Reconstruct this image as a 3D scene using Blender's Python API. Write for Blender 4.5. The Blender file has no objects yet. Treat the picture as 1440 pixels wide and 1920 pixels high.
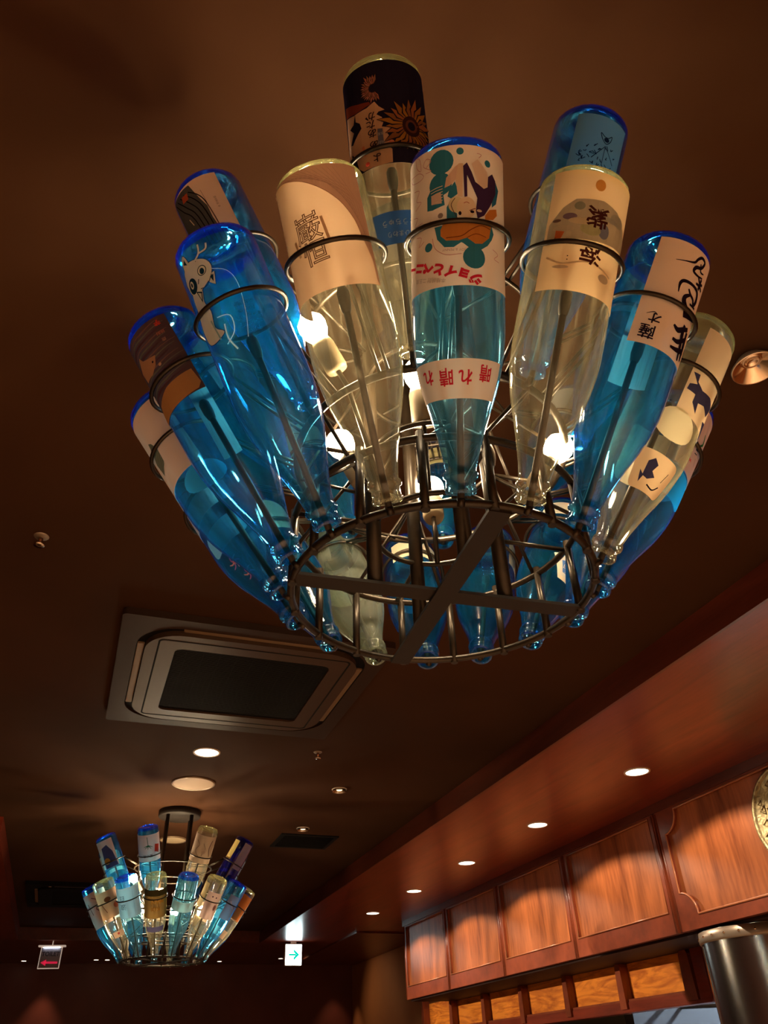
import bpy, bmesh, math, random
from math import sin, cos, pi, radians
from mathutils import Vector, Matrix
from mathutils.geometry import tessellate_polygon

random.seed(7)
S = bpy.context.scene
COL = S.collection

# ------------------------------------------------------------------ camera
EYE = 1.45                       # camera height above the floor; room axes: x right, y along the bar, z up
cam_d = bpy.data.cameras.new('camera')
cam_d.sensor_fit = 'HORIZONTAL'; cam_d.sensor_width = 36.0
cam_d.lens = 1428.67 / 1440 * 36.0
cam_d.clip_start = 0.02
cam = bpy.data.objects.new('camera', cam_d); COL.objects.link(cam)
PITCH, ROLL, TH = 0.6365, -0.0402, 0.3659
fw = Vector((0, cos(PITCH), sin(PITCH))); up = Vector((0, -sin(PITCH), cos(PITCH))); rt = Vector((1, 0, 0))
r2 = rt * cos(ROLL) + up * sin(ROLL); u2 = up * cos(ROLL) - rt * sin(ROLL)
ROOM = Matrix(((cos(TH), sin(TH), 0), (-sin(TH), cos(TH), 0), (0, 0, 1)))
R_, U_, B_ = ROOM @ r2, ROOM @ u2, -(ROOM @ fw)
cam.matrix_world = Matrix(((R_.x, U_.x, B_.x, 0), (R_.y, U_.y, B_.y, 0), (R_.z, U_.z, B_.z, EYE), (0, 0, 0, 1)))
S.camera = cam
CAMPOS = Vector((0, 0, EYE))

# ------------------------------------------------------------------ world, exposure
W = bpy.data.worlds.new('world'); S.world = W; W.use_nodes = True
W.node_tree.nodes['Background'].inputs[0].default_value = (0.02, 0.012, 0.008, 1)
W.node_tree.nodes['Background'].inputs[1].default_value = 0.3
S.view_settings.view_transform = 'Standard'; S.view_settings.look = 'None'
S.view_settings.gamma = 1; S.view_settings.use_curve_mapping = False
S.view_settings.exposure = 0.3
S.cycles.use_denoising = True
S.cycles.transparent_max_bounces = 40
S.cycles.max_bounces = 8; S.cycles.diffuse_bounces = 4; S.cycles.glossy_bounces = 4
S.cycles.sample_clamp_indirect = 6.0
S.cycles.caustics_reflective = False; S.cycles.caustics_refractive = False

BULB_STRENGTH = 220.0
FAR_BULB_STRENGTH = 340.0
WARM = (1.0, 0.80, 0.58)
SOFFIT_SPOT = 33.0
ROOM_SPOT = 150.0

# lamps of the recessed lights in view, plus unseen ones added for fill (x, y, z, watts, cone, blend)
def spot(loc, watts, cone, blend, colour=WARM, rad=0.03, aim=None):
    d = bpy.data.lights.new('lamp', 'SPOT'); d.energy = watts; d.spot_size = radians(cone); d.spot_blend = blend
    d.color = colour; d.shadow_soft_size = rad
    o = bpy.data.objects.new('lamp', d); o.location = loc; COL.objects.link(o)
    if aim:
        o.rotation_euler = (Vector(aim) - Vector(loc)).to_track_quat('-Z', 'Y').to_euler()
    return o
CEIL = EYE + 1.262; SOF = EYE + 1.156
for x, y in [(0.448, 3.65), (1.21, 0.82), (1.21, -1.0), (1.21, -2.4), (0.45, -0.6), (0.45, -2.4), (-0.9, -0.6), (-0.9, 1.0), (-0.9, -2.4)]:  # all but the first two are unseen, added for fill off the floor
    spot((x, y, CEIL - 0.012), ROOM_SPOT * (0.35 if y > 3 else 1.25), 92, 0.5)
for y, aim in [(6.0, 4.4), (6.8, 5.2), (7.6, 6.0), (8.2, 6.8), (8.7, 7.6)]:
    spot((-2.6, y, SOF - 0.04), 900, 10, 0.9, (1.0, 0.78, 0.50), 0.02, (3.33, aim, EYE + 0.36))  # unseen spots added at the left to light the golden panels
for y in (3.11, 4.11, 5.11, 6.10, 7.10, 2.1):
    spot((2.462, y, SOF - 0.006), SOFFIT_SPOT, 145, 0.22, (1.0, 0.80, 0.58), 0.012)
for x, y, w in [(-0.18, 10.62, 14), (3.2, 10.6, 34)]:
    spot((x, y, SOF - 0.01), w, 64, 0.7, (1.0, 0.62, 0.35))
spot((2.37, 10.2, SOF - 0.01), 16, 76, 0.9, (1.0, 0.66, 0.36), 0.03, (3.45, 9.75, EYE + 0.55))

# ------------------------------------------------------------------ materials
def nt(m):
    m.use_nodes = True; return m.node_tree.nodes, m.node_tree.links
def P(name, col, rough=0.5, metal=0.0, spec=0.5, emit=None, es=0.0, coat=0.0):
    m = bpy.data.materials.new(name); n, l = nt(m); b = n['Principled BSDF']
    b.inputs['Base Color'].default_value = (*col, 1); b.inputs['Roughness'].default_value = rough
    b.inputs['Metallic'].default_value = metal; b.inputs['Specular IOR Level'].default_value = spec
    b.inputs['Coat Weight'].default_value = coat; b.inputs['Coat Roughness'].default_value = 0.22
    if emit: b.inputs['Emission Color'].default_value = (*emit, 1); b.inputs['Emission Strength'].default_value = es
    return m
def noise_col(m, c1, c2, scale=4.0, stretch=(1, 1, 1), detail=4, lo=0.35, hi=0.65, bump=0.0, distort=0.0, rough=None):
    n, l = nt(m); b = n['Principled BSDF']
    tc = n.new('ShaderNodeTexCoord'); mp = n.new('ShaderNodeMapping'); mp.inputs['Scale'].default_value = stretch
    t = n.new('ShaderNodeTexNoise'); t.inputs['Scale'].default_value = scale; t.inputs['Detail'].default_value = detail
    t.inputs['Distortion'].default_value = distort
    r = n.new('ShaderNodeValToRGB'); r.color_ramp.elements[0].position = lo; r.color_ramp.elements[1].position = hi
    r.color_ramp.elements[0].color = (*c1, 1); r.color_ramp.elements[1].color = (*c2, 1)
    l.new(tc.outputs['Object'], mp.inputs[0]); l.new(mp.outputs[0], t.inputs['Vector']); l.new(t.outputs[0], r.inputs[0])
    l.new(r.outputs[0], b.inputs['Base Color'])
    if bump:
        bp = n.new('ShaderNodeBump'); bp.inputs['Strength'].default_value = bump; bp.inputs['Distance'].default_value = 0.004
        l.new(t.outputs[0], bp.inputs['Height']); l.new(bp.outputs[0], b.inputs['Normal'])
    return m
def wood(name, dark, light, rough=0.35, grain=(1, 1, 12), scale=3.0, coat=0.3, wave=1.0):
    m = P(name, light, rough, coat=coat); n, l = nt(m); b = n['Principled BSDF']
    tc = n.new('ShaderNodeTexCoord'); mp = n.new('ShaderNodeMapping'); mp.inputs['Scale'].default_value = grain
    t = n.new('ShaderNodeTexNoise'); t.inputs['Scale'].default_value = scale; t.inputs['Detail'].default_value = 6; t.inputs['Distortion'].default_value = wave
    t2 = n.new('ShaderNodeTexNoise'); t2.inputs['Scale'].default_value = scale * 9; t2.inputs['Detail'].default_value = 3
    mx = n.new('ShaderNodeMath'); mx.operation = 'MULTIPLY_ADD'; mx.inputs[1].default_value = 0.35
    r = n.new('ShaderNodeValToRGB'); r.color_ramp.elements[0].position = 0.42; r.color_ramp.elements[1].position = 0.85
    r.color_ramp.elements[0].color = (*dark, 1); r.color_ramp.elements[1].color = (*light, 1)
    l.new(tc.outputs['Object'], mp.inputs[0]); l.new(mp.outputs[0], t.inputs['Vector']); l.new(mp.outputs[0], t2.inputs['Vector'])
    l.new(t2.outputs[0], mx.inputs[0]); l.new(t.outputs[0], mx.inputs[2]); l.new(mx.outputs[0], r.inputs[0]); l.new(r.outputs[0], b.inputs['Base Color'])
    return m
def glass(name, mid, edge, body, rimlight, haze=0.06, streak=0.30, glow=0.35, bump=0.32):
    """thin bottle glass: tinted transmission that deepens towards the edge, a wavy reflection, haze streaks painted as refracted light,
    and an edge colour painted as the light a real glass wall would gather"""
    m = bpy.data.materials.new(name); n, l = nt(m); n.clear()
    def math(op, a, b):
        q = n.new('ShaderNodeMath'); q.operation = op
        for i, v in enumerate((a, b)):
            if isinstance(v, (int, float)): q.inputs[i].default_value = v
            else: l.new(v, q.inputs[i])
        return q.outputs[0]
    def mix(f, c1, c2):
        q = n.new('ShaderNodeMix'); q.data_type = 'RGBA'; q.inputs[6].default_value = (*c1, 1); q.inputs[7].default_value = (*c2, 1); l.new(f, q.inputs[0]); return q.outputs[2]
    out = n.new('ShaderNodeOutputMaterial')
    tc = n.new('ShaderNodeTexCoord'); no = n.new('ShaderNodeTexNoise'); no.inputs['Scale'].default_value = 26; no.inputs['Detail'].default_value = 2.0
    mp = n.new('ShaderNodeMapping'); mp.inputs['Scale'].default_value = (1, 1, 0.22)
    bp = n.new('ShaderNodeBump'); bp.inputs['Strength'].default_value = bump; bp.inputs['Distance'].default_value = 0.008
    l.new(tc.outputs['Object'], mp.inputs[0]); l.new(mp.outputs[0], no.inputs['Vector']); l.new(no.outputs[0], bp.inputs['Height'])
    ns = n.new('ShaderNodeTexNoise'); ns.inputs['Scale'].default_value = 34; ns.inputs['Detail'].default_value = 3; ns.inputs['Distortion'].default_value = 1.6
    mp2 = n.new('ShaderNodeMapping'); mp2.inputs['Scale'].default_value = (1, 1, 0.14)
    l.new(tc.outputs['Object'], mp2.inputs[0]); l.new(mp2.outputs[0], ns.inputs['Vector'])
    mr = n.new('ShaderNodeMapRange'); mr.inputs[1].default_value = 0.56; mr.inputs[2].default_value = 0.76; mr.inputs[3].default_value = haze; mr.inputs[4].default_value = haze + streak
    l.new(ns.outputs[0], mr.inputs[0])
    lw = n.new('ShaderNodeLayerWeight'); lw.inputs[0].default_value = 0.5
    p3 = math('POWER', lw.outputs['Facing'], 3.0); p4 = math('POWER', lw.outputs['Facing'], 4.0)
    tr = n.new('ShaderNodeBsdfTransparent'); l.new(mix(p3, mid, edge), tr.inputs[0])
    bc = mix(p3, body, rimlight)
    tl = n.new('ShaderNodeBsdfTranslucent'); l.new(bc, tl.inputs[0])
    df = n.new('ShaderNodeBsdfDiffuse'); l.new(bc, df.inputs[0])
    hz = n.new('ShaderNodeMixShader'); hz.inputs[0].default_value = 0.35; l.new(tl.outputs[0], hz.inputs[1]); l.new(df.outputs[0], hz.inputs[2])
    hf = math('ADD', mr.outputs[0], math('MULTIPLY', p4, glow))  # streaks and edge glow mixed in as painted refraction light
    m1 = n.new('ShaderNodeMixShader'); l.new(hf, m1.inputs[0]); l.new(tr.outputs[0], m1.inputs[1]); l.new(hz.outputs[0], m1.inputs[2])
    gl = n.new('ShaderNodeBsdfGlossy'); gl.inputs['Roughness'].default_value = 0.10; l.new(bp.outputs[0], gl.inputs['Normal'])
    fr = n.new('ShaderNodeFresnel'); fr.inputs[0].default_value = 1.5; l.new(bp.outputs[0], fr.inputs['Normal'])
    ff = math('MINIMUM', math('MULTIPLY', fr.outputs[0], 1.4), 0.55)
    m2 = n.new('ShaderNodeMixShader'); l.new(ff, m2.inputs[0]); l.new(m1.outputs[0], m2.inputs[1]); l.new(gl.outputs[0], m2.inputs[2])
    l.new(m2.outputs[0], out.inputs[0])
    return m
def paper(name, col, trans=0.45, mottled=None):
    m = bpy.data.materials.new(name); n, l = nt(m); n.clear(); out = n.new('ShaderNodeOutputMaterial')
    d = n.new('ShaderNodeBsdfDiffuse'); t = n.new('ShaderNodeBsdfTranslucent')
    d.inputs[0].default_value = (*col, 1); t.inputs[0].default_value = (*col, 1)
    if mottled:
        tc = n.new('ShaderNodeTexCoord'); no = n.new('ShaderNodeTexNoise'); no.inputs['Scale'].default_value = 14; no.inputs['Detail'].default_value = 5
        r = n.new('ShaderNodeValToRGB'); r.color_ramp.elements[0].position = 0.38; r.color_ramp.elements[1].position = 0.62
        r.color_ramp.elements[0].color = (*mottled, 1); r.color_ramp.elements[1].color = (*col, 1)
        l.new(tc.outputs['Object'], no.inputs['Vector']); l.new(no.outputs[0], r.inputs[0]); l.new(r.outputs[0], d.inputs[0]); l.new(r.outputs[0], t.inputs[0])
    x = n.new('ShaderNodeMixShader'); x.inputs[0].default_value = trans
    l.new(d.outputs[0], x.inputs[1]); l.new(t.outputs[0], x.inputs[2]); l.new(x.outputs[0], out.inputs[0])
    return m
def bulb_mat(strength, col=(1.0, 0.74, 0.44)):
    m = bpy.data.materials.new('bulb_glow'); n, l = nt(m); n.clear(); out = n.new('ShaderNodeOutputMaterial')
    e = n.new('ShaderNodeEmission'); e.inputs[0].default_value = (*col, 1); e.inputs[1].default_value = strength
    l.new(e.outputs[0], out.inputs[0]); return m

M = {}
M['ceiling'] = noise_col(P('ceiling_paint', (0.1, 0.05, 0.03), 0.9, 0, 0.12), (0.041, 0.0160, 0.0062), (0.059, 0.023, 0.009), 1.1, (1, 1, 1), 5)
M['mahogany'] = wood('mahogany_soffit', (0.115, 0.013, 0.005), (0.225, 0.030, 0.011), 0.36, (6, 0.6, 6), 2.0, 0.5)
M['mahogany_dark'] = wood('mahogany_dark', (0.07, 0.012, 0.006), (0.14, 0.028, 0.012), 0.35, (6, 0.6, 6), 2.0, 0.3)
M['cabinet'] = wood('cabinet_wood', (0.13, 0.028, 0.008), (0.50, 0.15, 0.045), 0.38, (4, 4, 0.5), 1.7, 0.2)
M['cabinet_bead'] = P('cabinet_bead_highlight', (0.42, 0.14, 0.055), 0.3, coat=0.4)
M['cabinet_frame'] = wood('cabinet_frame_wood', (0.12, 0.022, 0.008), (0.27, 0.055, 0.02), 0.36, (6, 1.5, 1.5), 2.0, 0.25)
M['gold_wood'] = wood('golden_wood', (0.42, 0.09, 0.008), (0.85, 0.27, 0.028), 0.4, (6, 1.0, 6), 2.0, 0.25, 3.0)
for _n in M['gold_wood'].node_tree.nodes:
    if _n.type == 'MATH': _n.inputs[1].default_value = 0.14
M['gold_wood'].node_tree.nodes['Color Ramp'].color_ramp.elements[0].position = 0.36; M['gold_wood'].node_tree.nodes['Color Ramp'].color_ramp.elements[1].position = 0.68
M['wall_red'] = noise_col(P('wall_red', (0.1, 0.02, 0.012), 0.5), (0.10, 0.02, 0.012), (0.14, 0.03, 0.018), 2.0)
M['wall_orange'] = noise_col(P('wall_orange', (0.4, 0.15, 0.04), 0.7), (0.36, 0.13, 0.04), (0.44, 0.17, 0.05), 2.0)
M['floor'] = wood('floor_wood', (0.30, 0.17, 0.09), (0.5, 0.32, 0.18), 0.45, (1, 8, 1), 1.5, 0.1)
M['iron'] = noise_col(P('black_iron', (0.05, 0.035, 0.02), 0.34, 0.5), (0.016, 0.011, 0.007), (0.034, 0.023, 0.013), 30)
M['iron_flat'] = P('black_paint_iron', (0.016, 0.011, 0.008), 0.6, 0.0, 0.3)
M['rubber'] = P('black_rubber', (0.012, 0.012, 0.012), 0.6)
M['socket'] = P('socket_ceramic', (0.30, 0.24, 0.15), 0.5)
M['bulb'] = bulb_mat(BULB_STRENGTH); M['bulb_far'] = bulb_mat(FAR_BULB_STRENGTH)
M['chrome'] = P('chrome', (0.85, 0.68, 0.52), 0.12, 1.0)
M['chrome_rim'] = P('rim_metal', (0.35, 0.27, 0.2), 0.35, 0.6)
M['steel'] = noise_col(P('brushed_steel', (0.55, 0.5, 0.45), 0.22, 1.0), (0.5, 0.45, 0.4), (0.62, 0.57, 0.52), 5, (1, 1, 0.2))
M['underside'] = P('shaded_underside', (0.022, 0.006, 0.004), 0.6, 0, 0.2)  # mahogany darkened to stand for shade below the cupboards
M['dark'] = P('dark_void', (0.006, 0.005, 0.005), 0.8)
M['grille'] = P('grille_black', (0.006, 0.005, 0.005), 0.85, 0, 0.15)
M['ac'] = noise_col(P('ac_brown', (0.10, 0.055, 0.038), 0.6, 0, 0.15), (0.030, 0.0145, 0.008), (0.038, 0.018, 0.010), 2)
M['ac_panel'] = P('ac_centre_brown', (0.058, 0.030, 0.016), 0.5, 0, 0.2)
M['ac_vane'] = P('ac_vane', (0.22, 0.14, 0.08), 0.3, 0.2)
M['disc'] = P('speaker_cloth', (0.50, 0.36, 0.26), 0.7)
M['disc_warm'] = P('cover_cream', (0.75, 0.6, 0.38), 0.6)
M['white_trim'] = P('white_trim', (0.7, 0.58, 0.45), 0.4)
M['lamp_on'] = bulb_mat(6.0, (1.0, 0.86, 0.68)); M['lamp_on'].name = 'lamp_diffuser_on'
M['lamp_dim'] = bulb_mat(2.2, (1.0, 0.72, 0.42)); M['lamp_dim'].name = 'lamp_diffuser_dim'
M['sign_white'] = bulb_mat(7.0, (0.80, 0.97, 1.0)); M['sign_white'].name = 'sign_lit_white'
M['sign_green'] = bulb_mat(1.0, (0.0, 0.62, 0.50)); M['sign_green'].name = 'sign_lit_green'
M['sign_grey'] = P('sign_grey', (0.34, 0.33, 0.38), 0.4)
M['sign_edge'] = P('sign_frame_white', (0.8, 0.68, 0.58), 0.4, emit=(1.0, 0.8, 0.65), es=0.25)
M['sign_tube'] = bulb_mat(14, (0.85, 0.9, 1.0)); M['sign_tube'].name = 'sign_lamp'
M['sign_red'] = P('sign_red', (0.75, 0.02, 0.08), 0.4, emit=(1.0, 0.03, 0.10), es=0.35)
M['sign_black'] = P('sign_letter_dark', (0.03, 0.03, 0.05), 0.5)
M['brass'] = noise_col(P('brass', (0.5, 0.38, 0.16), 0.38, 0.55), (0.30, 0.23, 0.11), (0.50, 0.39, 0.19), 30, (1, 1, 1), 3, 0.45, 0.55, 0.4, 2.0)
M['kitchen'] = P('kitchen_white', (0.75, 0.8, 0.85), 0.4)
M['kitchen_lamp'] = bulb_mat(1100, (0.62, 0.80, 1.0)); M['kitchen_lamp'].name = 'kitchen_tube'
M['pipe'] = P('dark_blue_pipe', (0.02, 0.03, 0.08), 0.35)
M['hairline'] = P('stitched_edge_light', (0.75, 0.36, 0.18), 0.3)

G = {
 'blue': glass('blue_glass', (0.27, 0.72, 0.96), (0.02, 0.16, 0.78), (0.015, 0.40, 0.80), (0.004, 0.08, 0.80), 0.06, 0.34, 0.36),
 'aqua': glass('aqua_glass', (0.48, 0.79, 0.92), (0.06, 0.34, 0.74), (0.10, 0.48, 0.72), (0.04, 0.34, 0.80), 0.05, 0.28, 0.4),
 'clear': glass('clear_glass', (0.97, 0.96, 0.89), (0.90, 0.88, 0.66), (0.85, 0.78, 0.52), (0.88, 0.84, 0.50), 0.03, 0.22, 0.5),
 'frost': glass('pale_green_frosted_glass', (0.74, 0.82, 0.72), (0.46, 0.52, 0.40), (0.62, 0.68, 0.56), (0.6, 0.66, 0.5), 0.20, 0.25, 0.4),
 'navy': glass('navy_glass', (0.05, 0.06, 0.45), (0.01, 0.01, 0.2), (0.02, 0.02, 0.24), (0.02, 0.02, 0.3), 0.12, 0.2, 0.3),
}
GB = {
 'blue': glass('blue_glass_base', (0.03, 0.22, 0.76), (0.006, 0.015, 0.46), (0.004, 0.04, 0.80), (0.003, 0.012, 0.75), 0.22, 0.2, 0.4),
 'aqua': glass('aqua_glass_base', (0.04, 0.25, 0.76), (0.006, 0.02, 0.5), (0.004, 0.05, 0.80), (0.003, 0.02, 0.75), 0.22, 0.2, 0.4),
 'clear': glass('clear_glass_base', (0.84, 0.84, 0.56), (0.6, 0.62, 0.28), (0.85, 0.82, 0.38), (0.85, 0.84, 0.38), 0.20, 0.10, 0.5),
 'frost': glass('frosted_glass_base', (0.5, 0.6, 0.45), (0.3, 0.38, 0.22), (0.5, 0.55, 0.36), (0.5, 0.55, 0.3), 0.4, 0.2, 0.4),
 'navy': glass('navy_glass_base', (0.02, 0.02, 0.3), (0.005, 0.005, 0.15), (0.01, 0.01, 0.18), (0.01, 0.01, 0.2), 0.3, 0.2, 0.3),
}
INK = {}
def ink(c, trans=0.35):
    k = tuple(round(x, 3) for x in c)
    if k not in INK: INK[k] = paper('print_ink', k, trans)
    return INK[k]
PAPER = {}
def pap(c, trans=0.35, mot=None):
    k = (tuple(c), trans, mot)
    if k not in PAPER: PAPER[k] = paper('label_paper', c, trans, mot)
    return PAPER[k]

# ------------------------------------------------------------------ helpers
def tag(o, label=None, cat=None, group=None, kind=None):
    if label: o['label'] = label
    if cat: o['category'] = cat
    if group: o['group'] = group
    if kind: o['kind'] = kind
    return o
def link(name, me, parent=None, mat=None):
    o = bpy.data.objects.new(name, me); COL.objects.link(o)
    if parent: o.parent = parent
    if mat and not me.materials: me.materials.append(mat)
    return o
def empty(name, loc=(0, 0, 0)):
    o = bpy.data.objects.new(name, None); o.location = loc; o.empty_display_size = 0.05; COL.objects.link(o); return o
def build(name, bm, mat, parent=None, smooth=False):
    me = bpy.data.meshes.new(name); bm.to_mesh(me); bm.free()
    if smooth:
        for p in me.polygons: p.use_smooth = True
    for m in (mat if isinstance(mat, (list, tuple)) else [mat]): me.materials.append(m)
    return link(name, me, parent)
def box(bm, x0, x1, y0, y1, z0, z1, bev=0.0):
    g = bmesh.ops.create_cube(bm, size=1.0)['verts']
    for v in g:
        v.co = Vector((x0 + (v.co.x + .5) * (x1 - x0), y0 + (v.co.y + .5) * (y1 - y0), z0 + (v.co.z + .5) * (z1 - z0)))
    if bev:
        es = list({e for v in g for e in v.link_edges})
        bmesh.ops.bevel(bm, geom=es, offset=bev, segments=2, affect='EDGES')
def boxo(name, d, mat, parent=None, bev=0.0):
    bm = bmesh.new(); box(bm, *d, bev=bev); return build(name, bm, mat, parent)
def lathe(bm, prof, n=32, mi=None):
    rings = []
    for r, z in prof:
        rings.append([bm.verts.new((r * cos(2 * pi * i / n), r * sin(2 * pi * i / n), z)) for i in range(n)] if r > 1e-6 else [bm.verts.new((0, 0, z))])
    for j in range(len(rings) - 1):
        a, b = rings[j], rings[j + 1]
        for i in range(n):
            k = (i + 1) % n
            if len(a) == 1 and len(b) == 1: continue
            if len(a) == 1: f = bm.faces.new((a[0], b[k], b[i]))
            elif len(b) == 1: f = bm.faces.new((a[i], a[k], b[0]))
            else: f = bm.faces.new((a[i], a[k], b[k], b[i]))
            f.smooth = True
            if mi: f.material_index = mi(j)
def tube(bm, pts, r, n=8, closed=False, cap=True):
    pts = [Vector(p) for p in pts]; N = len(pts); rings = []
    rr = r if isinstance(r, (list, tuple)) else [r] * N
    prev = None
    for i, p in enumerate(pts):
        if closed: t = (pts[(i + 1) % N] - pts[i - 1])
        else: t = pts[min(i + 1, N - 1)] - pts[max(i - 1, 0)]
        t.normalize()
        if prev is None:
            a = Vector((0, 0, 1)) if abs(t.z) < 0.9 else Vector((1, 0, 0))
            x = (a - t * a.dot(t)).normalized()
        else:
            x = (prev - t * prev.dot(t)).normalized()
        prev = x; y = t.cross(x)
        rings.append([bm.verts.new(p + (x * cos(2 * pi * k / n) + y * sin(2 * pi * k / n)) * rr[i]) for k in range(n)])
    for j in range(N if closed else N - 1):
        a, b = rings[j], rings[(j + 1) % N]
        for k in range(n):
            f = bm.faces.new((a[k], a[(k + 1) % n], b[(k + 1) % n], b[k])); f.smooth = True
    if cap and not closed:
        bm.faces.new(rings[0][::-1]); bm.faces.new(rings[-1])
def ring_pts(r, z, n=64, c=(0, 0)):
    return [(c[0] + r * cos(2 * pi * i / n), c[1] + r * sin(2 * pi * i / n), z) for i in range(n)]
def prism(bm, loops, axis, d0, d1):
    """extrude a polygon with holes; loops are lists of (a, b); axis 'x': a=y b=z ; 'z': a=x b=y ; 'y': a=x b=z"""
    def mk(a, b, d):
        return {'x': (d, a, b), 'y': (a, d, b), 'z': (a, b, d)}[axis]
    flat = [p for l in loops for p in l]
    tris = tessellate_polygon([[Vector((a, b, 0)) for a, b in l] for l in loops])
    v0 = [bm.verts.new(mk(a, b, d0)) for a, b in flat]; v1 = [bm.verts.new(mk(a, b, d1)) for a, b in flat]
    for t in tris:
        for vs, rev in ((v0, False), (v1, True)):
            try: bm.faces.new([vs[i] for i in (t[::-1] if rev else t)])
            except ValueError: pass
    o = 0
    for l in loops:
        n = len(l)
        for i in range(n):
            k = (i + 1) % n
            bm.faces.new((v0[o + i], v0[o + k], v1[o + k], v1[o + i]))
        o += n
    bmesh.ops.recalc_face_normals(bm, faces=bm.faces)

# text to a flat mesh (list of polygons), cached
TXT = {}
def text_bm(s, size, bold=0.0, outline=0.0):
    key = (s, size, bold, outline)
    if key not in TXT:
        cu = bpy.data.curves.new('t', 'FONT'); cu.body = s; cu.size = size; cu.align_x = 'CENTER'; cu.align_y = 'CENTER'
        cu.resolution_u = 3; cu.offset = bold
        if outline: cu.fill_mode = 'NONE'; cu.bevel_depth = outline; cu.bevel_resolution = 0
        o = bpy.data.objects.new('t', cu); COL.objects.link(o)
        dg = bpy.context.evaluated_depsgraph_get(); e = o.evaluated_get(dg); me = e.to_mesh()
        vs = [v.co.copy() for v in me.vertices]; fs = [tuple(p.vertices) for p in me.polygons]
        e.to_mesh_clear(); bpy.data.objects.remove(o); bpy.data.curves.remove(cu)
        TXT[key] = (vs, fs)
    return TXT[key]

# ------------------------------------------------------------------ bottles
L = 0.392
PROF = [(0, .032), (0.0008, .040), (.004, .0478), (.009, .0515), (.014, .0525), (.020, .0525), (.10, .0525), (.20, .0525), (.218, .0520), (.235, .0505), (.25, .0480), (.265, .0450), (.28, .0410),
        (.295, .0362), (.31, .0315), (.325, .0270), (.338, .0235), (.35, .0205), (.36, .0185), (.366, .0175), (.368, .0195), (.371, .0200), (.374, .0195), (.376, .0165),
        (.384, .0165), (.387, .0180), (.390, .0178), (.392, .0165)]
def rad(s):
    for (s0, a), (s1, b) in zip(PROF, PROF[1:]):
        if s <= s1: return a + (b - a) * max(0, (s - s0)) / (s1 - s0)
    return .0165
GLASS_ME = {}
def glass_mesh(kind, seg):
    key = (kind, seg)
    if key not in GLASS_ME:
        bm = bmesh.new()
        prof = [(0.0, .012), (.018, .009), (.028, .003)] + [(r, s) for s, r in PROF] + [(.0135, .3915), (.0130, .38)]
        if seg < 32: prof = [(0.0, .012), (.028, .003)] + [(r, s) for i, (s, r) in enumerate(PROF) if i % 2 == 0]
        lathe(bm, prof, seg, lambda j: 1 if prof[j][1] < .022 and prof[j + 1][1] < .022 else 0)
        me = bpy.data.meshes.new('bottle'); bm.to_mesh(me); bm.free()
        for p in me.polygons: p.use_smooth = True
        me.materials.append(G[kind]); me.materials.append(GB[kind])
        GLASS_ME[key] = me
    return GLASS_ME[key]

def wrap(bm, off):
    """flat label coordinates (p mm to the right as seen hanging, s mm from the bottle's base) -> round the bottle"""
    for v in bm.verts:
        p, s = v.co.x / 1000.0, v.co.y / 1000.0
        a = -p / .0525; r = rad(s) + off + v.co.z / 1000.0
        v.co = Vector((r * cos(a), r * sin(a), s))
def slice_bm(bm, step=5.0):
    xs = [v.co.x for v in bm.verts]; ys = [v.co.y for v in bm.verts]
    if not xs: return
    x = math.floor(min(xs) / step) * step + step
    while x < max(xs):
        bmesh.ops.bisect_plane(bm, geom=bm.verts[:] + bm.edges[:] + bm.faces[:], plane_co=(x, 0, 0), plane_no=(1, 0, 0)); x += step
    if max(ys) > 205:
        y = 205.0
        while y < max(ys):
            if y > min(ys): bmesh.ops.bisect_plane(bm, geom=bm.verts[:] + bm.edges[:] + bm.faces[:], plane_co=(0, y, 0), plane_no=(0, 1, 0))
            y += 12
def poly_into(bm, pts, mi=0, z=0.0):
    if len(pts) < 3: return
    vs = [bm.verts.new((a, b, z)) for a, b in pts]
    for t in tessellate_polygon([[Vector((a, b, 0)) for a, b in pts]]):
        try: f = bm.faces.new([vs[i] for i in t]); f.material_index = mi
        except ValueError: pass
def ell(cx, cy, rx, ry=None, n=20, a0=0.0):
    ry = ry or rx
    return [(cx + rx * cos(2 * pi * i / n) * cos(a0) - ry * sin(2 * pi * i / n) * sin(a0), cy + rx * cos(2 * pi * i / n) * sin(a0) + ry * sin(2 * pi * i / n) * cos(a0)) for i in range(n)]
def stroke_polys(pts, w, closed=False):
    """a brush stroke as quads; w is a width or a list of widths"""
    out = []; n = len(pts); ws = w if isinstance(w, (list, tuple)) else [w] * n
    P2 = [Vector(p) for p in pts]; offs = []
    for i in range(n):
        t = P2[min(i + 1, n - 1)] - P2[max(i - 1, 0)]
        if t.length < 1e-6: t = Vector((1, 0))
        t.normalize(); offs.append(Vector((-t.y, t.x)) * ws[i] / 2)
    for i in range(n - 1):
        out.append([tuple(P2[i] + offs[i]), tuple(P2[i] - offs[i]), tuple(P2[i + 1] - offs[i + 1]), tuple(P2[i + 1] + offs[i + 1])])
    return out
def smooth_pts(pts, k=4):
    out = []
    n = len(pts)
    for i in range(n - 1):
        p0, p1, p2, p3 = [Vector(pts[max(0, min(n - 1, j))]) for j in (i - 1, i, i + 1, i + 2)]
        for q in range(k):
            t = q / k
            out.append(tuple(0.5 * ((2 * p1) + (p2 - p0) * t + (2 * p0 - 5 * p1 + 4 * p2 - p3) * t * t + (3 * p1 - p0 - 3 * p2 + p3) * t ** 3)))
    out.append(tuple(pts[-1])); return out

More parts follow.
